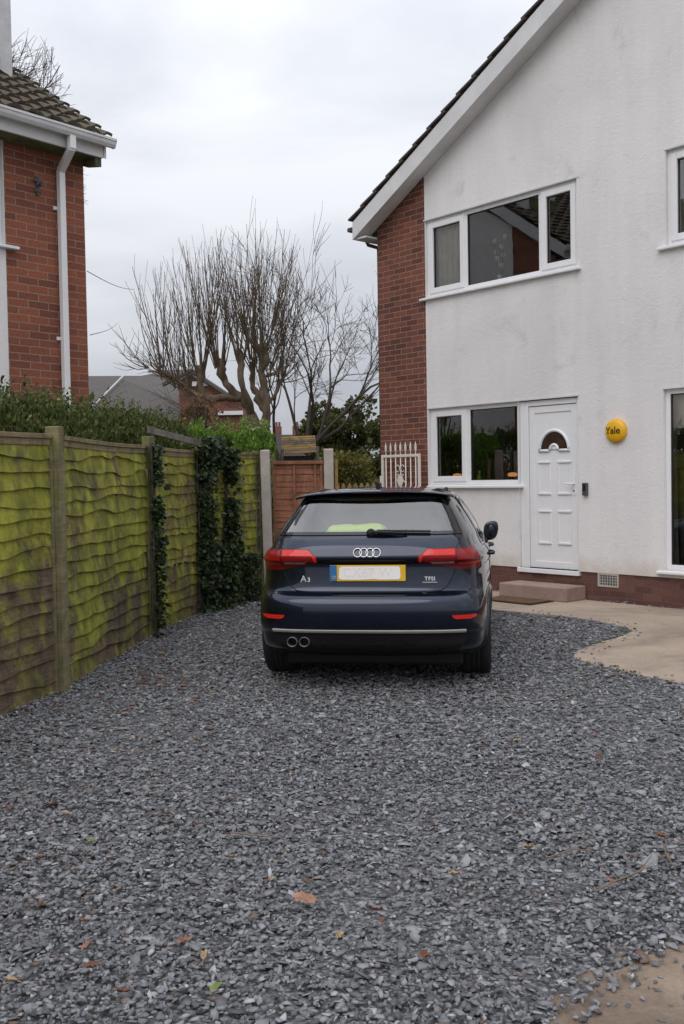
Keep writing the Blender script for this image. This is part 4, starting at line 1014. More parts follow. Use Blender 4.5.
bare_tree('bare_tree', (-13.6,27,0), 'tall bare tree behind the brick house and its white chimney', [((0,0,0),(.0,0,1),9.0,.30)]+[((0,0,z_),d_,2.8,.09) for z_, d_ in ((6.2,(1,0,.45)),(7.2,(1,.15,.75)),(8.0,(.9,-.1,1.0)),(8.6,(.6,.1,1.2)),(8.8,(.25,0,1.4)),(7.6,(.9,-.3,.6)),(8.4,(1,.3,.85)))], 5, spread=.60, ratio=.66, lift=.0, minr=.0075, per=4, wander=.10, env=(Vector((0,0,10.3)), 6.75))

def bush(name, loc, rx, ry, z0, z1, n, size, mat, label, seed, up=.3, cone=0, group=None, holes=-.25):
    random.seed(seed); root = empty(name, loc, 0, label, 'tree' if z1 > 2.5 else 'bush', group)
    clumps = []
    for k in range(46):
        a = random.uniform(0,6.28); e = random.uniform(-.2,1); f = random.uniform(.45,.95)
        zf = (e+.2)/1.2; taper = (1-cone*zf)
        clumps.append((rx*f*math.cos(a)*taper*math.sqrt(max(0,1-max(0,e)**2*.85)), ry*f*math.sin(a)*taper*math.sqrt(max(0,1-max(0,e)**2*.85)), z0+(z1-z0)*zf*random.uniform(.85,1), random.uniform(.24,.44)*rx))
    pts = []; tones = []; dirs = []
    while len(pts) < n:
        c = random.choice(clumps); v = Vector((random.gauss(0,1),random.gauss(0,1),random.gauss(0,.8))).normalized(); r = c[3]*random.uniform(.55,1.05)
        p = (c[0]+v.x*r, c[1]+v.y*r, c[2]+v.z*r*.75)
        if p[2] < .05 or mnoise.noise(Vector((p[0]*2.6+seed,p[1]*2.6,p[2]*2.6))) < holes: continue
        pts.append(p); dirs.append((v.x,v.y,v.z*.5)); tones.append(min(1,max(0,.28+.5*random.random()+.22*v.z)))
    leaf_cloud('crown', pts, size, mat, root, tone=np.array(tones), dirs=dirs, up=up)
    t_ = MB()
    t_.tube([(0,0,0),(.03,0,z0),(0,0,z0+(z1-z0)*.7)], [.10,.08,.03], 8)
    for c in clumps[::2]: t_.tube([(0,0,z0+(c[2]-z0)*.4),(c[0]*.5,c[1]*.5,(z0+(c[2]-z0)*.7)),(c[0],c[1],c[2])], [.03,.02,.008], 5)
    t_.build('trunk', M['bark_dark'], root); return root
bush('evergreen_tree', (.0,26,0), 1.35, 1.1, .2, 3.5, 30000, .075, M['evergreen_leaf'], 'rounded dark evergreen tree behind the grey concrete post', 31)
bush('evergreen_tree', (1.35,25,0), 1.25, 1.0, .1, 3.0, 26000, .078, M['evergreen_leaf'], 'dark spreading evergreen beside the brick corner of the white house', 32, up=-.1)
bush('shrub', (.05,21.2,0), .75, .5, .2, 2.1, 9000, .05, M['yellow_leaf'], 'yellow green shrub behind the picket fence', 33)
bush('shrub', (-1.95,13.7,0), .42, .4, 1.0, 2.72, 2600, .032, M['dead_leaf'], 'thin twiggy shrub poking above the hedge', 34, holes=-.05)
bush('evergreen_tree', (3.4,30,0), 1.6, 1.2, .3, 3.0, 7000, .12, M['evergreen_leaf'], 'far evergreen tree hidden partly behind the white house', 35)
random.seed(77)
#@@PART3
# ------------------------------------------------------------------ the car (local frame: x right, y forward, z up, origin under the rear bumper)
YAW = R(-7.8)
car = empty('car', (.155, 6.72, 0), YAW, 'dark navy blue hatchback parked on the slate drive, seen from behind', 'car')
def tab(pairs):
    xs = np.array([p[0] for p in pairs], float); ys = np.array([p[1] for p in pairs], float)
    h = np.diff(xs); dl = np.diff(ys)/h; m = np.zeros(len(xs)); m[0] = dl[0]; m[-1] = dl[-1]
    for i in range(1, len(xs)-1):
        if dl[i-1]*dl[i] > 0: m[i] = 2*dl[i-1]*dl[i]/(dl[i-1]+dl[i])
    def f(x):
        x = min(max(x, xs[0]), xs[-1]); i = min(int(np.searchsorted(xs, x, 'right'))-1, len(xs)-2); t_ = (x-xs[i])/h[i]
        return float((2*t_**3-3*t_**2+1)*ys[i]+(t_**3-2*t_**2+t_)*h[i]*m[i]+(-2*t_**3+3*t_**2)*ys[i+1]+(t_**3-t_**2)*h[i]*m[i+1])
    return f
YR = tab([(.18,.50),(.25,.32),(.31,.13),(.35,.075),(.40,.06),(.44,.045),(.455,.020),(.50,.006),(.58,0),(.65,.012),(.685,.035),(.705,.070),(.72,.098),(.76,.112),(.84,.125),(.90,.130),(.918,.120),(.930,.078),(.95,.072),(1.0,.092),(1.04,.118),(1.075,.150),(1.10,.190),(1.20,.335),(1.30,.465),(1.335,.51),(1.36,.545),(1.385,.60),(1.400,.70),(1.413,.85),(1.422,1.08),(1.427,1.42)])
WD = tab([(.18,.79),(.25,.845),(.35,.868),(.50,.882),(.70,.8925),(.85,.888),(.93,.876),(.965,.850),(1.0,.806),(1.04,.775),(1.10,.742),(1.20,.682),(1.30,.615),(1.34,.585),(1.37,.550),(1.39,.505),(1.405,.43),(1.417,.32),(1.424,.18),(1.427,.03)])
WD0 = WD
WD = lambda z: WD0(z)*(.960 if z < .95 else .960+.040*min(1,(z-.95)/.15))
YF = tab([(.18,3.95),(.25,4.15),(.4,4.29),(.6,4.31),(.7,4.27),(.8,4.12),(.88,3.85),(.94,3.48),(.98,3.22),(1.02,3.05),(1.1,2.87),(1.2,2.66),(1.3,2.44),(1.36,2.25),(1.39,2.06),(1.405,1.9),(1.417,1.75),(1.424,1.6),(1.427,1.46)])
CT = [(0,0),(.30,.003),(.55,.020),(.70,.050),(.80,.095),(.868,.18),(.918,.33),(.952,.58),(.982,.95),(1.0,1.5),(1.0,2.15),(1.0,2.85),(.985,3.35),(.95,3.75),(.87,4.02),(.72,4.18),(.45,4.27),(0,4.31)]
def outline(z):
    yr, w_, yf = YR(z), WD(z), YF(z); k = (yf-yr)/4.31
    P_ = []
    kb = .65*min(1, max(0, (.80-z)/.30)); FULL = {.70:(.70,.040),.80:(.835,.075),.868:(.925,.150),.918:(.962,.30),.952:(.980,.58),.982:(.992,.95)}
    for fx, fy in CT:
        if fx in FULL and fy < 1.2: fx, fy = fx+(FULL[fx][0]-fx)*kb, fy+(FULL[fx][1]-fy)*kb
        x = fx*w_
        if z > 1.05: # greenhouse: squarer tail
            pass
        P_.append((x, yr+fy*k))
    P_ = np.array(P_); n = len(P_); o = []
    for i in range(n-1):
        a = P_[i-1] if i else np.array([-P_[1][0], P_[1][1]]); b_, c_ = P_[i], P_[i+1]; d = P_[i+2] if i+2 < n else np.array([-P_[-2][0], P_[-2][1]])
        # centripetal-ish: limit tangents by segment length
        L1 = np.hypot(*(c_-b_)); t0 = (c_-a)/max(1e-9, np.hypot(*(c_-a)))*L1; t1 = (d-b_)/max(1e-9, np.hypot(*(d-b_)))*L1
        for q in range(6):
            t_ = q/6; o.append((2*t_**3-3*t_**2+1)*b_+(t_**3-2*t_**2+t_)*t0+(-2*t_**3+3*t_**2)*c_+(t_**3-t_**2)*t1)
    o.append(P_[-1]); return np.array(o)
_oc = {}
def ol(z):
    z = round(z, 5)
    if z not in _oc:
        o = outline(z); s = np.concatenate([[0], np.cumsum(np.hypot(*np.diff(o, axis=0).T))]); _oc[z] = (o, s)
    return _oc[z]
def S(u, z):      # arc distance from the rear centre line
    o, s = ol(z); a = min(abs(u), s[-1]); x = np.interp(a, s, o[:,0]); y = np.interp(a, s, o[:,1]); return Vector((math.copysign(x, u) if u else 0., y, z))
def Sf(u, z):     # arc distance from the front centre line
    o, s = ol(z); a = s[-1]-min(abs(u), s[-1]); x = np.interp(a, s, o[:,0]); y = np.interp(a, s, o[:,1]); return Vector((math.copysign(x, u) if u else 0., y, z))
def Sx(x, z):     # by lateral position on the tail
    o, s = ol(z); h = len(o)*6//17; xs = o[:h,0]; a = min(abs(x), xs.max()*.999); i = int(np.argmax(xs >= a)); i = max(i,1); t_ = (a-xs[i-1])/max(1e-9, xs[i]-xs[i-1])
    return Vector((math.copysign(a, x) if x else 0., o[i-1,1]+(o[i,1]-o[i-1,1])*t_, z))
def Sy(side):     # by position along the flank
    def f(y, z):
        o, s = ol(z); xs = o[:,0]; ys = o[:,1]; return Vector((side*float(np.interp(y, ys, xs)), y, z))
    return f
def normal(fn, u, z, ref=Vector((0,2.1,.7))):
    e = .004; a = fn(u+e, z)-fn(u-e, z); b_ = fn(u, z+e)-fn(u, z-e); n = a.cross(b_)
    if n.length < 1e-12: return Vector((0,-1,0))
    n.normalize(); p = fn(u, z)
    if n.dot(p-ref) < 0: n = -n
    return n
def patch(name, mat, fn, rows, off=.004, nu=24, nv=None, th=.012, parent=car, smooth=True, thin=False):
    """surface patch lying `off` proud of the body; rows = [(z, a, b)] bounds per height"""
    nv = nv or max(3, int((rows[-1][0]-rows[0][0])/.015)); zs = [r[0] for r in rows]; A = [r[1] for r in rows]; B = [r[2] for r in rows]
    zz_ = sorted(set([rows[0][0]+(rows[-1][0]-rows[0][0])*j/nv for j in range(nv+1)] + zs))
    zz_ = [z for i, z in enumerate(zz_) if i == 0 or z-zz_[i-1] > 1e-4]
    vs = []; 
    for z in zz_:
        a = float(np.interp(z, zs, A)); b_ = float(np.interp(z, zs, B))
        for i in range(nu+1):
            u = a+(b_-a)*i/nu; n = normal(fn, u, z); vs.append(fn(u, z)+n*off)
    m = MB(); J = len(zz_); W_ = nu+1; k = len(vs); ns = []
    for idx in range(k):
        j, i = divmod(idx, W_); z = zz_[j]; a = float(np.interp(z, zs, A)); b_ = float(np.interp(z, zs, B)); u = a+(b_-a)*i/nu; ns.append(vs[idx]-normal(fn, u, z)*th)
    fs = [(j*W_+i, j*W_+i+1, (j+1)*W_+i+1, (j+1)*W_+i) for j in range(J-1) for i in range(nu)]
    bs = [tuple(k+q for q in reversed(f)) for f in fs]
    rim = [(i, i+1) for i in range(nu)] + [(j*W_+nu, (j+1)*W_+nu) for j in range(J-1)] + [((J-1)*W_+i+1, (J-1)*W_+i) for i in range(nu)][::-1] + [((j+1)*W_, j*W_) for j in range(J-1)][::-1]
    if thin: m.add([tuple(v) for v in vs], fs); return m.build(name, mat, parent, smooth=True)
    m.add([tuple(v) for v in vs+ns], fs+bs+[(b_, a, k+a, k+b_) for a, b_ in rim])
    o = m.build(name, mat, parent); sharp(o, 50); return o
def ring(name, mat, fn, outer, inner, off=.004, th=.010, n=20, parent=car):
    """frame between two closed loops of (u,z) with the same corner count"""
    def dens(L): return [((1-k/n)*a[0]+k/n*b_[0], (1-k/n)*a[1]+k/n*b_[1]) for a, b_ in zip(L, L[1:]+L[:1]) for k in range(n)]
    O_ = dens(outer); I_ = dens(inner); k = len(O_); vs = []; mid = 4
    for j in range(mid+1):
        for a, b_ in zip(O_, I_):
            u = a[0]+(b_[0]-a[0])*j/mid; z = a[1]+(b_[1]-a[1])*j/mid; nn_ = normal(fn, u, z); vs.append(fn(u, z)+nn_*off)
    back = []
    for j in (0, mid):
        for a, b_ in zip(O_, I_):
            u, z = (a if j == 0 else b_); back.append(fn(u, z)+normal(fn, u, z)*(off-th))
    m = MB(); B0 = (mid+1)*k
    fs = [(j*k+i, j*k+(i+1)%k, (j+1)*k+(i+1)%k, (j+1)*k+i) for j in range(mid) for i in range(k)]
    fs += [(i, B0+i, B0+(i+1)%k, (i+1)%k) for i in range(k)] + [(mid*k+i, mid*k+(i+1)%k, B0+k+(i+1)%k, B0+k+i) for i in range(k)]
    m.add([tuple(v) for v in vs+back], fs); o = m.build(name, mat, parent); sharp(o, 50); return o

def paint_mat():
    t = NT('navy_metallic_paint'); v = t.coord()
    n = t.noise(v, 900, 2); d = t.noise(v, 5, 6, .7)
    t.col(t.mix(t.ramp(d, [(.5, 0), (.85, .2)]), t.ramp(n, [(.35, (.005,.010,.024)), (.7, (.012,.021,.046))]), (.04,.04,.04)))
    t.b.inputs['Metallic'].default_value = .9; t.b.inputs['Specular IOR Level'].default_value = .1; t.rough(t.ramp(d, [(.3, .30), (.8, .50)])); t.b.inputs['Coat Weight'].default_value = 1; t.b.inputs['Coat Roughness'].default_value = .045
    t.bump(t.noise(v, 3.0, 2), .03, .01)
    return t.m
M['paint'] = paint_mat()
M['chrome'] = simple('chrome_trim', (.62,.61,.60), .22, metal=1, var=.06)
M['satin'] = simple('satin_silver_strip', (.60,.57,.53), .4, metal=.35, var=.1)
M['tyre'] = simple('tyre_rubber', (.011,.011,.011), .95, bump=.4, bscale=60)
M['rim'] = simple('alloy_rim', (.20,.20,.20), .4, metal=.8)
def lens(name, c, e=0):
    t = NT(name); v = t.coord(); wv = t.noise(t.coord((60,4,90)), 1, 2)
    t.col(t.mix(.35, c, t.ramp(wv, [(.35, .6), (.65, 1.3)]), 'MULTIPLY')); t.rough(.35); t.b.inputs['Specular IOR Level'].default_value = .15; t.b.inputs['Coat Weight'].default_value = .6; t.b.inputs['Coat Roughness'].default_value = .06
    return t.m
M['lens_bright'] = lens('bright_red_lens', (.66,.022,.012)); M['lens_dark'] = lens('dark_red_lens', (.13,.004,.006)); M['lens_mid'] = lens('mid_red_lens', (.24,.005,.007)); M['lens_white'] = lens('clear_reverse_lens', (.52,.38,.38))
M['cabin'] = simple('dark_cabin_fabric', (.035,.035,.038), .85)

# body shell
zl = sorted(set([round(z,4) for z in list(np.arange(.18,.90,.02))+list(np.arange(.90,1.05,.008))+list(np.arange(1.05,1.33,.0175))+list(np.arange(1.33,1.425,.007))+[.445,.455,.705,.715,1.421,1.424,1.4258,1.427]]))
NS = 72
frac = [i/NS for i in range(NS+1)]
Ltot = lambda z: ol(z)[1][-1]
# index spacing denser at the rear corner
def ufrac(i): return i/NS
vs = []; 
for z in zl:
    Lz = Ltot(z)
    half = [S(Lz*ufrac(i), z) for i in range(NS+1)]
    ringv = half + [Vector((-p.x, p.y, p.z)) for p in half[-2:0:-1]]
    vs += ringv
W_ = 2*NS
AXR, AXF = .80, 3.437
fs = []
RWI = [(1.125,.565),(1.295,.455)]   # rear window hole: z, half width (arc)
def in_rear_glass(p): return 1.112 < p.z < 1.345 and p.y < 1.0 and abs(p.x) < np.interp(p.z, [1.112,1.345], [.600,.48])
def in_wind(p): return 1.05 < p.z < 1.375 and p.y > 2.0 and abs(p.x) < np.interp(p.z, [1.05,1.375], [.64,.47]) 
def in_side(p): return 1.015 < p.z < 1.305 and np.interp(p.z, [1.0,1.305], [.88,1.0]) < p.y < np.interp(p.z, [1.0,1.305], [2.78,2.22]) and abs(p.x) > .5 and not (1.80 < p.y < 1.90)
def in_arch(p): return any(math.hypot(p.y-a, p.z-.318) < .352 for a in (AXR, AXF)) and abs(p.x) > .5
for j in range(len(zl)-1):
    for i in range(W_):
        a, b_, c_, d = j*W_+i, j*W_+(i+1)%W_, (j+1)*W_+(i+1)%W_, (j+1)*W_+i
        q = (vs[a]+vs[b_]+vs[c_]+vs[d])*.25
        if in_rear_glass(q) or in_wind(q) or in_side(q) or in_arch(q): continue
        fs.append((a,b_,c_,d))
top = len(vs); vs.append(Vector((0,1.44,1.4272))); jt = (len(zl)-1)*W_
for i in range(W_): fs.append((jt+i, jt+(i+1)%W_, top))
m = MB(); m.add([tuple(v) for v in vs], fs)
body = m.build('body', M['paint'], car); sharp(body, 60)
# wheel arches, sills and underbody
for sx in (-1, 1):
    for ya in (AXR, AXF):
        m = MB(); o_ = []; i_ = []
        aa = np.linspace(R(-20), R(200), 26)
        for a in aa:
            y, z = ya+.365*math.cos(a), .318+.365*math.sin(a); z = max(z, .185); x = Sy(sx)(y, min(z, .95)).x
            o_.append((x+sx*.006, y, z)); i_.append((x-sx*.32, y*1.0, z))
        m.add(o_+i_, [(k, k+1, len(o_)+k+1, len(o_)+k) for k in range(len(o_)-1)]); m.build('arch_liner', M['dark_plastic'], car)
        m = MB(); m.tube([(p[0]-sx*.010, ya+(p[1]-ya)*.965, .318+(p[2]-.318)*.965) for p in o_], .019, 8); m.build('wheel_arch', M['paint'], car, smooth=True)
m = MB(); m.box(-.64,.64,.40,3.9,.155,.27); m.box(-.70,.70,.30,.46,.26,.34); m.build('underbody', M['dark_plastic'], car, bevel=.02)
# wheels
for ya in (AXR, AXF):
    for sx in (-1, 1):
        wh = MB(); xc = sx*.726
        prof = [(.215,-.100),(.225,-.112),(.285,-.114),(.308,-.104),(.317,-.085),(.318,-.04),(.3135,-.036),(.3135,-.030),(.318,-.026),(.318,-.004),(.3135,-.002),(.3135,.004),(.318,.008),(.318,.028),(.3135,.032),(.3135,.038),(.318,.042),(.317,.085),(.308,.104),(.285,.114),(.225,.112),(.215,.100)]
        wh.lathe(prof, 56, lambda x,y,z: (xc+z, ya+x, .345+y)); tz = wh.build('wheel', M['tyre'], car, smooth=True)
        rm = MB(); rm.lathe([(.216,-.1),(.205,-.09),(.20,0),(.205,.09),(.216,.1)], 40, lambda x,y,z: (xc+z, ya+x, .345+y))
        for k in range(10):
            a = 2*math.pi*k/10; d = Vector((0, math.cos(a), math.sin(a))); c0 = Vector((xc+sx*.075, ya, .345)); rm.tube([c0+d*.03, c0+d*.205], [.02,.014], 6)
        rm.lathe([(0,.088),(.045,.085),(.05,.07)], 20, lambda x,y,z: (xc+sx*z, ya+x, .345+y)); rm.lathe([(0,-.02),(.15,-.02)], 24, lambda x,y,z: (xc+sx*z, ya+x, .345+y)); rm.build('rim', M['rim'], tz)

# tail lights
def mir(rows): return [(z, -b_, -a) for z, a, b_ in rows]
LT = [(.862,.62,.82),(.880,.54,.85),(.897,.44,.86),(.912,.372,.865),(.930,.345,.865),(.950,.352,.864),(.975,.372,.860),(1.000,.398,.85),(1.008,.415,.83)]
for sg in (1, -1):
    f = (lambda r: r) if sg > 0 else mir
    base_ = patch('taillight', M['lens_dark'], S, f(LT), off=.006, nu=40, nv=14, th=.03)
    patch('upper_lens', M['lens_bright'], S, f([(.962,.378,.600),(.975,.386,.600),(.992,.402,.600),(1.001,.418,.600)]), off=.010, nu=20, th=.012, parent=base_)
    patch('light_guide', M['lens_bright'], S, f([(.928,.352,.372),(.965,.355,.385)]), off=.010, nu=4, th=.012, parent=base_)
    patch('middle_lens', M['lens_mid'], S, f([(.928,.385,.600),(.959,.392,.600)]), off=.009, nu=20, th=.012, parent=base_)
    patch('reverse_lens', M['lens_white'], S, f([(.909,.445,.59),(.924,.430,.595)]), off=.010, nu=12, th=.012, parent=base_)
    patch('outer_lens', M['lens_mid'], S, f([(.935,.615,.85),(.995,.615,.842)]), off=.010, nu=20, th=.012, parent=base_)
    patch('outer_lens_line', M['lens_bright'], S, f([(.900,.62,.845),(.912,.62,.848)]), off=.010, nu=20, th=.012, parent=base_)
    patch('rear_reflector', M['lens_bright'], Sx, f([(.536,.60,.70),(.548,.580,.735),(.562,.575,.74)]), off=.004, nu=16)
# tailgate shut lines
def seam(name, pts, r=.0028, fn=Sx, mat='dark_plastic'):
    m = MB(); P_ = []
    for (a, b_) in zip(pts, pts[1:]):
        for k in range(8): u = a[0]+(b_[0]-a[0])*k/8; z = a[1]+(b_[1]-a[1])*k/8; P_.append(fn(u, z)+normal(fn, u, z)*.0008)
    P_.append(fn(*pts[-1])); m.tube(P_, r, 5); return m.build(name, M[mat], car)
seam('tailgate_seam', [(-.60,.863),(-.575,.80),(-.54,.745),(-.50,.722),(-.42,.714),(0,.711),(.42,.714),(.50,.722),(.54,.745),(.575,.80),(.60,.863)], .0036)
for sg in (1, -1): seam('tailgate_seam', [(sg*.607,.863),(sg*.607,.93),(sg*.607,1.005),(sg*.65,1.06),(sg*.635,1.11)], .0030, S)
# bumper lower insert, silver strip, exhaust tips
patch('lower_bumper', M['dark_plastic'], Sx, [(.285,-.55,.55),(.33,-.63,.63),(.40,-.675,.675),(.447,-.665,.665)], off=.004, nu=60, nv=12)
patch('bumper_strip', M['satin'], Sx, [(.448,-.665,.665),(.462,-.668,.668)], off=.010, nu=60, nv=2)
patch('bumper_panel', M['black_gloss'], Sx, [(.355,-.32,.32),(.40,-.38,.38)], off=.008, nu=30, nv=3)
for x in (-.525, -.440):
    m = MB(); m.lathe([(.030,.14),(.030,.0),(.034,-.012),(.038,-.008),(.038,.16)], 28, lambda a,b_,c_,x=x: (x+a, .045+c_, .375+b_*.92)); ep = m.build('exhaust_tip', M['rim'], car, smooth=True)
    m = MB(); m.lathe([(.0,.06),(.0305,.06)], 20, lambda a,b_,c_,x=x: (x+a, .045+c_, .375+b_*.92)); m.build('pipe_bore', M['ink'], ep)
# rear window
out_l = [(-.675,1.098),(.675,1.098),(.545,1.375),(-.545,1.375)]; in_l = [(-.605,1.118),(.605,1.118),(.50,1.338),(-.50,1.338)]
ring('rear_window_surround', M['black_gloss'], S, out_l, in_l, off=.006, th=.012)
rg = patch('rear_window', M['car_glass'], S, [(1.114,-.62,.62),(1.345,-.508,.508)], off=.004, nu=40, nv=12, thin=True)
# windscreen
ring('windscreen_surround', M['black_gloss'], Sf, [(-.74,1.02),(.74,1.02),(.56,1.385),(-.56,1.385)], [(-.63,1.055),(.63,1.055),(.47,1.368),(-.47,1.368)], off=.004, th=.01)
patch('windscreen', M['car_glass'], Sf, [(1.045,-.65,.65),(1.375,-.48,.48)], off=.003, nu=30, nv=14, thin=True)
# side glass with bright lower trim
for sg in (1, -1):
    f = Sy(sg)
    sw = patch('side_window', M['car_glass'], f, [(1.008,.93,1.795),(1.30,1.02,1.795)], off=.004, nu=16, nv=12, thin=True)
    patch('side_window', M['car_glass'], f, [(1.008,1.905,2.84),(1.30,1.905,2.28)], off=.004, nu=16, nv=12, thin=True)
    ring('window_surround', M['black_gloss'], f, [(.84,.998),(2.93,.998),(2.25,1.325),(.98,1.325)], [(.93,1.015),(2.83,1.015),(2.22,1.298),(1.03,1.298)], off=.005, th=.01)
    patch('door_pillar', M['black_gloss'], f, [(1.0,1.79,1.91),(1.31,1.79,1.91)], off=.006, nu=4, nv=12, th=.01)
    m = MB(); m.tube([f(y, .992)+Vector((sg*.006,0,0)) for y in np.linspace(.84,2.93,24)], .008, 6); m.build('window_trim', M['chrome'], car, smooth=True)
    seamf = lambda pts: seam('door_seam', pts, .003, f)
    seamf([(1.86,.995),(1.86,.30)]); seamf([(.98,.985),(1.02,.80),(1.20,.55),(1.24,.30)]); seamf([(2.92,.985),(2.98,.6),(2.95,.30)])
    patch('shoulder_crease', M['paint'], f, [(.868,.55,3.6),(.874,.55,3.6)], off=.005, nu=40, nv=2, th=.012)
    for y in (1.10, 2.02):
        m = MB(); p = f(y+.08, .90); m.tube([(p.x-sg*.01,y,.90),(p.x+sg*.030,y+.012,.90),(p.x+sg*.036,y+.10,.902),(p.x+sg*.030,y+.185,.90),(p.x-sg*.01,y+.20,.90)], [.013,.012,.011,.012,.013], 8); m.build('door_handle', M['paint'], car, smooth=True)
    # door mirror
    mb_ = bmesh.new(); bmesh.ops.create_cube(mb_, size=1)
    bmesh.ops.subdivide_edges(mb_, edges=mb_.edges[:], cuts=5, use_grid_fill=True)
    for v in mb_.verts:
        p = Vector(v.co)*2; q = Vector((abs(p.x)**3, abs(p.y)**3, abs(p.z)**3)); l = (q.x+q.y+q.z)**(1/3.0) or 1; p = p/l
        tp = 1-.22*max(0, -p.z); v.co = Vector((p.x*.070*tp, p.y*.075*(1-.25*abs(p.x)), p.z*.088+.012*p.x))
        v.co.x *= sg
    me = bpy.data.meshes.new('wing_mirror'); mb_.to_mesh(me); mb_.free(); me.materials.append(M['paint']); me.polygons.foreach_set('use_smooth', [True]*len(me.polygons))
    mo = bpy.data.objects.new('wing_mirror', me); col.objects.link(mo); mo.parent = car; mo.location = (sg*.875, 2.74, .985)
    m = MB(); m.tube([(-sg*.11,0,-.075),(-sg*.04,0,-.055),(0,0,-.02)], [.022,.020,.02], 8); m.build('mirror_arm', M['dark_plastic'], mo, smooth=True)
    m = MB(); m.prism([(.055*math.cos(a)*sg, .070*math.sin(a)) for a in np.linspace(0, 2*math.pi, 24, endpoint=False)], lambda x,z:(x,-.066,z), lambda x,z:(x,-.05,z)); m.build('mirror_glass', M['black_gloss'], mo)
# spoiler over the rear window
m = MB(); sec = [(.495,1.402),(.490,1.395),(.50,1.388),(.54,1.383),(.62,1.384),(.78,1.385),(.88,1.408),(.74,1.412),(.62,1.411),(.54,1.407)]; nx_ = 40; vs = []
for i in range(nx_+1):
    x = -.585+1.17*i/nx_; q = abs(x/.585); dz = -.026*q**2.2-.016*q**8; dy = .055*q**2.2+.04*q**10; sc = 1-.25*q**6
    for (y, z) in sec: vs.append((x, .49+(y-.49)*sc+dy, 1.392+(z-1.392)*sc+dz))
K_ = len(sec); fs = [(i*K_+k, i*K_+(k+1)%K_, (i+1)*K_+(k+1)%K_, (i+1)*K_+k) for i in range(nx_) for k in range(K_)] + [tuple(range(K_)), tuple(nx_*K_+k for k in reversed(range(K_)))]
m.add(vs, fs); sp_ = m.build('spoiler', M['paint'], car); sharp(sp_, 45)
m = MB(); m.box(-.15,.15,.500,.515,1.386,1.391); m.build('brake_light', M['lens_dark'], sp_)
# roof antenna fin
m = MB(); m.hexa([(-.028,.93,1.405),(.028,.93,1.405),(.022,1.10,1.415),(-.022,1.10,1.415),(-.004,.925,1.465),(.004,.925,1.465),(.004,.98,1.462),(-.004,.98,1.462)]); m.build('antenna_fin', M['paint'], car, bevel=.004)
for sg in (1,-1):
    m = MB(); P_ = [Vector((sg*(.50-.02*abs((y-1.5)/.8)**2), y, 1.400-.055*((y-1.45)/.95)**2)) for y in np.linspace(.85,2.15,20)]; m.tube(P_, .013, 6); m.build('roof_trim', M['dark_plastic'], car, smooth=True)
# wiper
wb = MB(); p0 = S(.015,1.112); wb.lathe([(0,-.035),(.026,-.033),(.030,-.01),(.030,.03)], 18, lambda x,y,z: (p0.x+x, p0.y+z-.005, p0.z+y+.002)); wp_ = wb.build('wiper', M['dark_plastic'], car, smooth=True)
m = MB(); m.tube([tuple(S(.01,1.12)+Vector((0,-.035,.004))), tuple(S(.10,1.118)+Vector((0,-.040,.002))), tuple(S(.22,1.114)+Vector((0,-.036,0))), tuple(S(.27,1.113)+Vector((0,-.03,0)))], [.016,.015,.010,.007], 8, flat=.7); m.build('wiper_arm', M['dark_plastic'], wp_)
m = MB(); m.tube([tuple(S(u,1.116-.02*(u-.05))+normal(S,u,1.11)*.018) for u in np.linspace(.06,.43,12)], .007, 6); m.build('wiper_blade', M['ink'], wp_)
# badges: four linked rings and lettering
for k in range(4):
    m = MB(); cx_ = -.0645+.043*k; P_ = []
    for a in np.linspace(0, 2*math.pi, 33):
        P_.append((cx_+.0285*math.cos(a), YR(.986)-.006+.0 + (.28*.0285*math.sin(a) if 0 else 0) + (.4*.0285*math.sin(a)*.9), .986+.0285*math.sin(a)))
    m.tube(P_, .0040, 8, cap=False); m.build('ring_badge', M['chrome'], car, smooth=True)
def on_tail(x, z, size, body_, bold=.0, sp=1.0, mat='chrome', name='lettering', tilt=None, off=.006, al='CENTER'):
    p = Sx(x, z); n = normal(Sx, x, z); ax_x = Vector((1,0,0)); ax_x = (ax_x-n*ax_x.dot(n)).normalized(); ax_y = n.cross(ax_x)
    if ax_y.z < 0: ax_y = -ax_y
    mt_ = Matrix.Identity(4)
    for i in range(3): mt_[i][0] = ax_x[i]; mt_[i][1] = ax_y[i]; mt_[i][2] = n[i]; mt_[i][3] = (p+n*off)[i]
    return text_mesh(name, body_, size, M[mat], car, .0015, bold, mt_, sp, al)
on_tail(-.452,.800,.062,'A', .0012, 1.0); on_tail(-.413,.794,.042,'3', .0012, 1.0)
on_tail(.425,.800,.036,'TFSI', .0010, 1.15)
m = MB(); p = Sx(.425,.778); m.box(.375,.475,p.y-.006,p.y+.004,.7745,.780); m.build('badge_bar', M['satin'], car)
# number plate
def plate_mat(c): return simple('plate_'+str(len(bpy.data.materials)), c, .35, var=.04)
M['plate_yellow'] = plate_mat((.78,.47,.03)); M['plate_white'] = plate_mat((.95,.92,.88)); M['plate_blue'] = plate_mat((.03,.16,.38)); M['plate_grey'] = plate_mat((.86,.83,.79))
yp = .098
m = MB(); m.box(-.262,.262,yp-.004,yp+.006,.788,.900); m.box(-.20,.20,yp+.006,.14,.81,.88); npl = m.build('number_plate', M['plate_yellow'], car, bevel=.003)
m = MB(); m.box(-.2615,-.212,yp-.0055,yp-.0042,.789,.899); m.build('blue_band', M['plate_blue'], npl)
m = MB(); m.prism([(-.198+.012*math.sin(a*2) if 0 else x, z) for x, z in [(-.198,.812),(-.185,.800),(-.05,.799),(.05,.804),(.09,.799),(.215,.801),(.226,.812),(.225,.878),(.213,.890),(-.18,.891),(-.195,.878)]], lambda x,z:(x,yp-.0062,z), lambda x,z:(x,yp-.0042,z)); m.build('blanked_centre', M['plate_white'], npl)
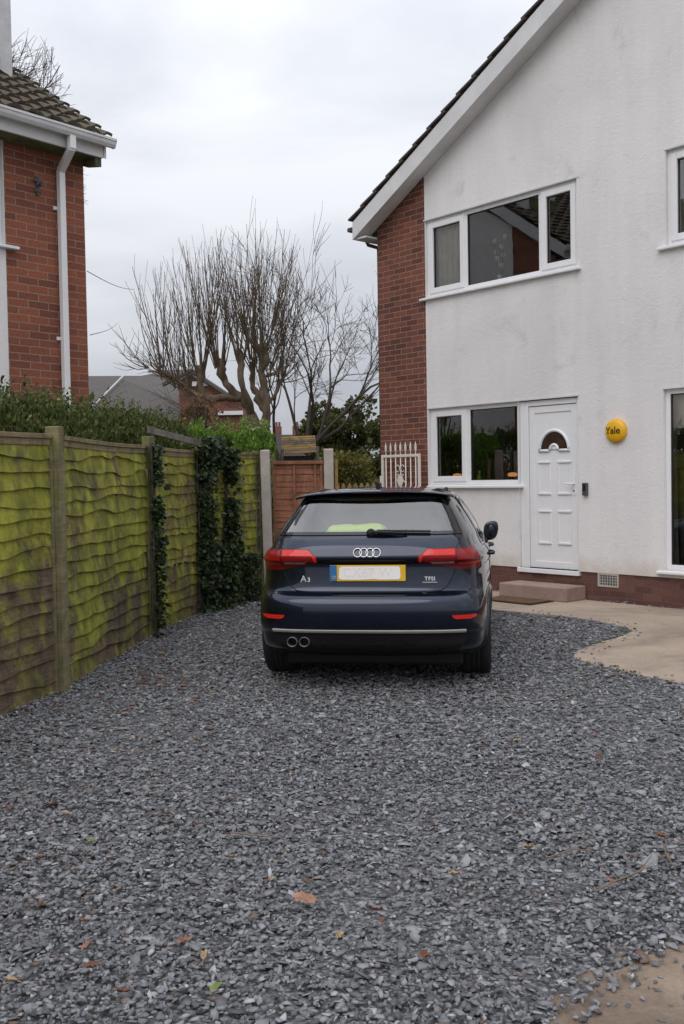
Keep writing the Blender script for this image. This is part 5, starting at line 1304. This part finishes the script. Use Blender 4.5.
text_mesh('lettering', 'CX67 W', .088, M['plate_grey'], npl, .0006, .0, Matrix.Translation((-.0,yp-.0068,.846)) @ TX, 1.05)
m = MB(); m.tube([(-.232+.012*math.cos(a),yp-.006,.815+.010*math.sin(a)) for a in np.linspace(0,2*math.pi,9)], .002, 4); m.build('blue_band_mark', M['plate_yellow'], npl)
patch('handle_recess', M['ink'], Sx, [(.904,-.30,.30),(.922,-.31,.31)], off=.003, nu=30, nv=2)
# cabin
m = MB(); m.box(-.60,.60,.30,.95,1.02,1.085); m.build('parcel_shelf', M['cabin'], car, bevel=.01)
m = MB(); m.box(-.72,.72,.5,3.1,.30,.36); m.box(-.76,.76,2.85,3.15,.5,.99); m.build('cabin_floor', M['cabin'], car)
def seat(x0, x1, y, zt, hr_):
    m = MB(); m.hexa([(x0,y,.4),(x1,y,.4),(x1,y+.16,.4),(x0,y+.16,.4),(x0+.04,y-.12,zt),(x1-.04,y-.12,zt),(x1-.04,y-.02,zt),(x0+.04,y-.02,zt)]); m.box(x0,x1,y+.05,y+.55,.36,.56)
    s_ = m.build('seat', M['cabin'], car, bevel=.035)
    for h in hr_:
        q = MB(); q.box(h-.12,h+.12,y-.14,y-.05,zt+.03,zt+.17); q.build('headrest', M['cabin'], s_, bevel=.035)
        q = MB(); q.tube([(h-.05,y-.09,zt-.02),(h-.05,y-.09,zt+.05)], .007, 6); q.tube([(h+.05,y-.09,zt-.02),(h+.05,y-.09,zt+.05)], .007, 6); q.build('headrest_post', M['chrome'], s_)
seat(-.62,.62,1.15,.98,(-.36,.36)); seat(-.62,-.12,2.05,1.02,(-.37,)); seat(.12,.62,2.05,1.02,(.37,))
m = MB(); P_ = [(.37+.17*math.cos(a), 2.62+.06*math.sin(a), .93+.16*math.sin(a)) for a in np.linspace(0,2*math.pi,28)]; m.tube(P_, .014, 6, cap=False); m.build('steering_wheel', M['cabin'], car)
m = MB(); m.box(-.12,.12,2.35,2.37,1.27,1.33); m.build('rear_view_mirror', M['ink'], car, bevel=.01)
# folded hi-vis jacket lying on the parcel shelf
M['hivis'] = simple('fluorescent_yellow_cloth', (.62,.80,.10), .7, var=.1, scale=10)
m = MB(); 
nn_ = 22; vs = []
for i in range(nn_+1):
    for j in range(9):
        a = j/8*math.pi; x = -.33+.43*i/nn_; e = 1-abs(2*i/nn_-1)**14
        vs.append((x, .50-.13*math.cos(a)*(.8+.2*e), .0+(.055+.010*mnoise.noise(Vector((x*9,a,0))))*max(0,math.sin(a))**.35*(.45+.55*e)+.0))
m.add(vs, [(i*9+j,(i+1)*9+j,(i+1)*9+j+1,i*9+j+1) for i in range(nn_) for j in range(8)]+[tuple(range(9)),tuple(nn_*9+j for j in reversed(range(9)))]+[(i*9,i*9+8,(i+1)*9+8,(i+1)*9) for i in range(nn_)])
hv = m.build('folded_jacket', M['hivis'], None, smooth=True)
cp, sp2 = math.cos(YAW), math.sin(YAW); hv.location = (.155, 6.72, 1.0865); hv.rotation_euler = (0,0,YAW)
for v in hv.data.vertices: v.co.z *= 1.35
tag(hv, 'folded fluorescent yellow jacket on the parcel shelf behind the rear window', 'jacket')

# ------------------------------------------------------------------ fallen leaves and twigs
def leaf_obj(x, y, L_, rz, mat, label, group=None, lobes=3.5, z=.034, cup=.25, tilt=0, wide=.78):
    m = MB(); n = 34; ring_ = []
    for i in range(n):
        a = 2*math.pi*i/n; r = L_*.5*(.78+.22*math.cos(a*2))*(1-.20*abs(math.sin(a*lobes))+.08*random.random()); ring_.append((r*math.cos(a), r*math.sin(a)*wide))
    vs = [(0,0,0)]+[(px*.5, py*.5, L_*.10*random.random()) for px, py in ring_]+[(px, py, L_*cup*(.4+.6*random.random())*(.3+abs(py)/L_)) for px, py in ring_]
    fs = [(0,1+i,1+(i+1)%n) for i in range(n)]+[(1+i,1+n+i,1+n+(i+1)%n,1+(i+1)%n) for i in range(n)]
    m.add(vs, fs); m.tube([(-L_*.45,0,.004),(-L_*.85,L_*.04,.002)], .0014, 4)
    o = m.build('fallen_leaf', mat, None, smooth=True, recalc=False); o.location = (x,y,z); o.rotation_euler = (tilt, tilt*.5, rz); tag(o, label, 'leaf', group); return o
def lm(name, c): return simple(name, c, .75, var=.35, scale=40)
M['twig'] = lm('dry_twig_bark', (.17,.12,.08)); M['leaf_tan'] = lm('tan_dead_leaf', (.28,.15,.10)); M['leaf_brown'] = lm('brown_dead_leaf', (.17,.075,.045)); M['leaf_green'] = lm('green_fallen_leaf', (.15,.19,.05)); M['leaf_pale'] = lm('pale_dead_leaf', (.34,.24,.14))
def gp(x, y):  # ground point for a photo position
    d = F*1 + Rv*((x-342)/fpx) - Uv*((y-512)/fpx); t_ = -H/d.z; return d.x*t_, d.y*t_
x, y = gp(305, 914); leaf_obj(x, y, .092, 2.9, M['leaf_tan'], 'large tan lobed oak leaf lying alone on the slate in the foreground', lobes=3.5, z=.052, cup=.22, tilt=-.30, wide=.95)
for px, py, mat, lab in ((216,1003,'leaf_green','small yellow green leaf near the bottom edge of the drive'),(90,851,'leaf_green','green leaf on the slate at the left of the drive'),(139,686,'leaf_tan','orange tan leaf among debris between the car and the fence'),(404,706,'leaf_brown','lone brown leaf on the slate just behind the car'),(10,817,'leaf_brown','dark brown curled leaf at the left edge of the drive'),(52,700,'leaf_pale','pale leaf at the foot of the nearest fence post'),(66,823,'leaf_pale','pale yellowish leaf left of centre on the slate')):
    x, y = gp(px, py); leaf_obj(x, y, .055, random.uniform(0,6), M[mat], lab, z=.046)
spots = [(random.gauss(152,13), random.gauss(684,5)) for _ in range(20)] + [(random.gauss(150,30), random.gauss(680,14)) for _ in range(26)] + [(random.uniform(60,240), random.uniform(650,760)) for _ in range(22)] + [(random.uniform(0,330), random.uniform(700,1010)) for _ in range(26)] + [(random.uniform(330,670), random.uniform(720,1000)) for _ in range(14)] + [(random.uniform(200,250), random.uniform(600,625)) for _ in range(8)]
for px, py in spots:
    x, y = gp(px, max(py, 600+.0))
    if x < np.interp(y, [p[1] for p in fence_line], [p[0] for p in fence_line])+.12: continue
    leaf_obj(x, y, random.uniform(.028,.062), random.uniform(0,6.3), M[random.choice(['leaf_brown','leaf_brown','leaf_tan','leaf_pale'])], 'small curled dead leaf scattered on the slate chippings', 'small dead leaves scattered over the drive', z=.046, cup=.6, tilt=random.uniform(-.3,.3))
for pts_, lab in (([(596,905),(612,897),(640,885),(652,868)],'longest thin pale twig on the slate at lower right'),([(548,870),(575,862),(600,866)],'short brown twig left of the longest twig'),([(662,855),(668,870),(676,884)],'reddish brown twig near the right edge of the drive'),([(230,845),(262,848),(282,850)],'thin dry twig on the slate in the left foreground')):
    m = MB(); P_ = [(*gp(*q), .047+.006*random.random()) for q in pts_]; m.tube([Vector(a) for a in P_], [.0035]*(len(P_)-1)+[.0015], 5)
    i = len(P_)//2; a = Vector(P_[i]); m.tube([a, a+Vector((.05,.04,.01))], [.002,.001], 4); tag(m.build('twig', M['twig'], None), lab, 'twig')
# tufts of small weeds along the concrete edge and at the foot of the fence
pts = []
for _ in range(900):
    k = random.random()
    if k < .35: a = random.choice(dense([(1.9,7.75),(2.37,6.91),(2.9,6.3)], .02, .01, 1, False))
    elif k < .5: a = random.choice(dense([(2.7,9.4),(2.5,9.0),(2.2,8.6)], .02, .01, 1, False))
    else: a = random.choice(dense(fence_line[2:6], .05, .01, 1, False)); a = (a[0]+.05, a[1])
    if mnoise.noise(Vector((a[0]*4,a[1]*4,9))) < .08: continue
    pts.append((a[0]+random.gauss(0,.02), a[1]+random.gauss(0,.02), .012))
wd = leaf_cloud('weeds', pts, .017, M['hedge_leaf'], None, up=.9); tag(wd, 'tiny green weeds along the concrete edge and fence foot', 'weeds', kind='stuff')
